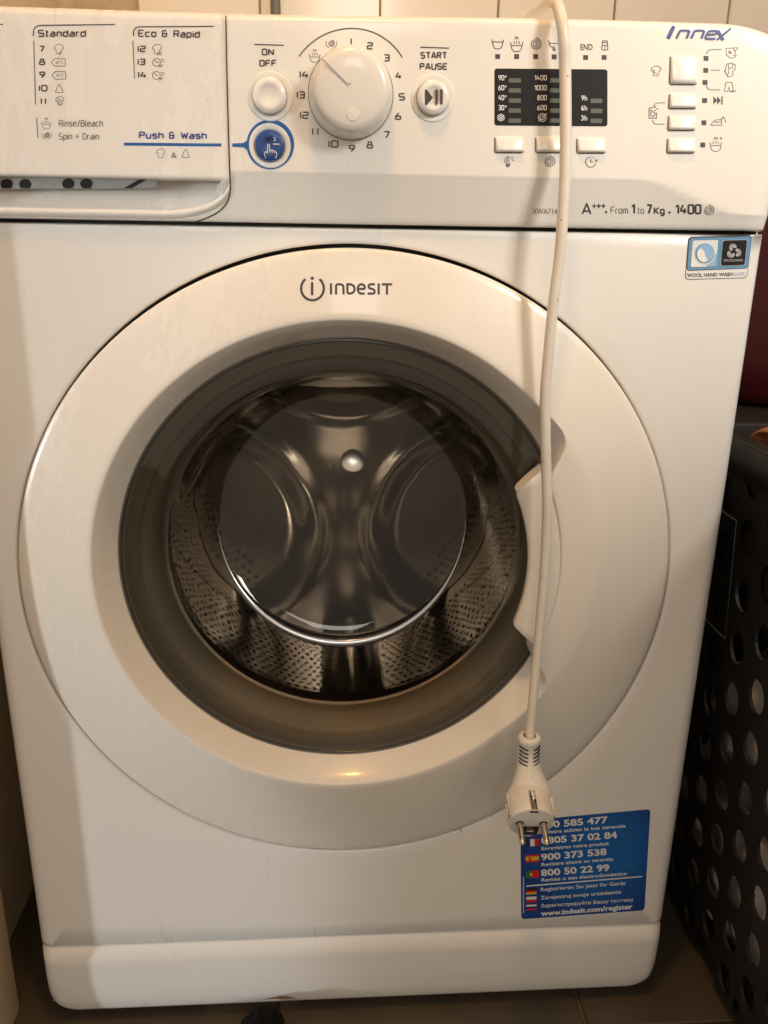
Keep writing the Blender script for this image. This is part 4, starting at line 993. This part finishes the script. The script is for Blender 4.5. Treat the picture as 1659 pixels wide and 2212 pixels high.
# framed label on the basket side
lf = lambda y, z, o=.0012: Vector((bx(z)-o, y, z))
y0, y1, z0, z1 = .052, .23, .362, .478
obj('basket_label', mesh('l', [lf(y0, z0), lf(y1, z0), lf(y1, z1), lf(y0, z1)], [(0, 1, 2, 3)]), bk_, 'basketlabel', False)
for q in (((y0, z0), (y1, z0)), ((y0, z0), (y0, z1)), ((y0, z1), (y1, z1))):
    tube('label_edge', [lf(*q[0], .0022), lf(*q[1], .0022)], .0011, bk_, 'labelline', 8)
# laundry
def garment(name, c, rad, m, label, seed, cat='clothes', sub=4):
    b = bmesh.new(); bmesh.ops.create_icosphere(b, subdivisions=sub, radius=1)
    for v in b.verts:
        p = v.co.copy(); n = abs(NZ.noise(p*1.7+Vector((seed, 0, 0))))*.7+abs(NZ.noise(p*4+Vector((0, seed, 0))))*.35
        v.co = Vector((p.x*rad[0], p.y*rad[1], p.z*rad[2]))*(1.12-n*.55)
        wz = v.co.z+c[2]; v.co.x = max(v.co.x, bx(wz)+.0070+.075*max(0, NZ.noise(p*5.5+Vector((seed, 3, 1)))+.05)-c[0]); v.co.y = max(v.co.y, YB0+.012-c[1]); v.co.z = max(v.co.z, ZB_+.022-c[2])
    me = bpy.data.meshes.new(name); b.to_mesh(me); b.free(); o = obj(name, me, None, m); o.location = c
    return tag(o, label, cat, 'laundry in the basket')
garment('shirt', (.485, .05, .10), (.15, .2, .085), 'clothwhite', 'crumpled white laundry at the bottom of the basket, seen through its lower holes', 1.3)
garment('towel', (.475, .02, .245), (.125, .17, .08), 'clothwhite', 'crumpled off white towel in the middle of the basket', 4.1)
garment('trousers', (.55, .10, .36), (.15, .18, .06), 'clothdark', 'dark trousers lying on the off white towel in the basket', 7.7)
garment('red_shirt', (.413, -.005, .375), (.045, .055, .04), 'clothred', 'red shirt pressed against the basket wall below its rim', 2.2)
garment('pink_shirt', (.405, -.09, .19), (.03, .035, .045), 'clothpink', 'pink shirt behind the front basket holes', 9.1)
garment('orange_top', (.425, -.02, .175), (.04, .03, .03), 'clothorange', 'orange top seen through a hole low in the basket', 5.4)
P = []
for i in range(15):
    a = R_(8+164*i/14); P.append([Vector((.357+.006*math.sin(a*2), .068-.016*math.cos(a)+j*.001, .534+.020*math.sin(a)+(.003 if j in (1, 2) else 0)))+Vector((.022*j/3, 0, 0)) for j in range(4)])
o = grid('strap', P, None, 'clothorange'); tag(o, 'orange and white fabric strap curling up over the basket rim', 'strap')
o.modifiers.new('t', 'SOLIDIFY').thickness = .002
# dark shelf board with a red bucket, behind the basket
sh = thing('wooden_shelf', 'dark wooden shelf board behind the laundry basket, under the red bucket', 'shelf')
box('shelf_board', (.33, .175, .515), (.95, .62, .540), sh, 'wood', .003)
for x, y in ((.80, .2), (.80, .58), (.345, .58), (.345, .34)): box('leg', (x, y, -.012), (x+.03, y+.03, .5149), sh, 'wood', .002)
o = lathe('red_bucket', [(0, 0), (.110, 0), (.125, .004), (.135, .015), (.141, .05), (.155, .25), (.159, .252), (.159, .262), (.153, .262), (.148, .24)], (.515, .36, .5402), (0, 0, 1), None, 'red', 64, caps=False)
tag(o, 'dark red plastic bucket standing on the wooden shelf', 'bucket')
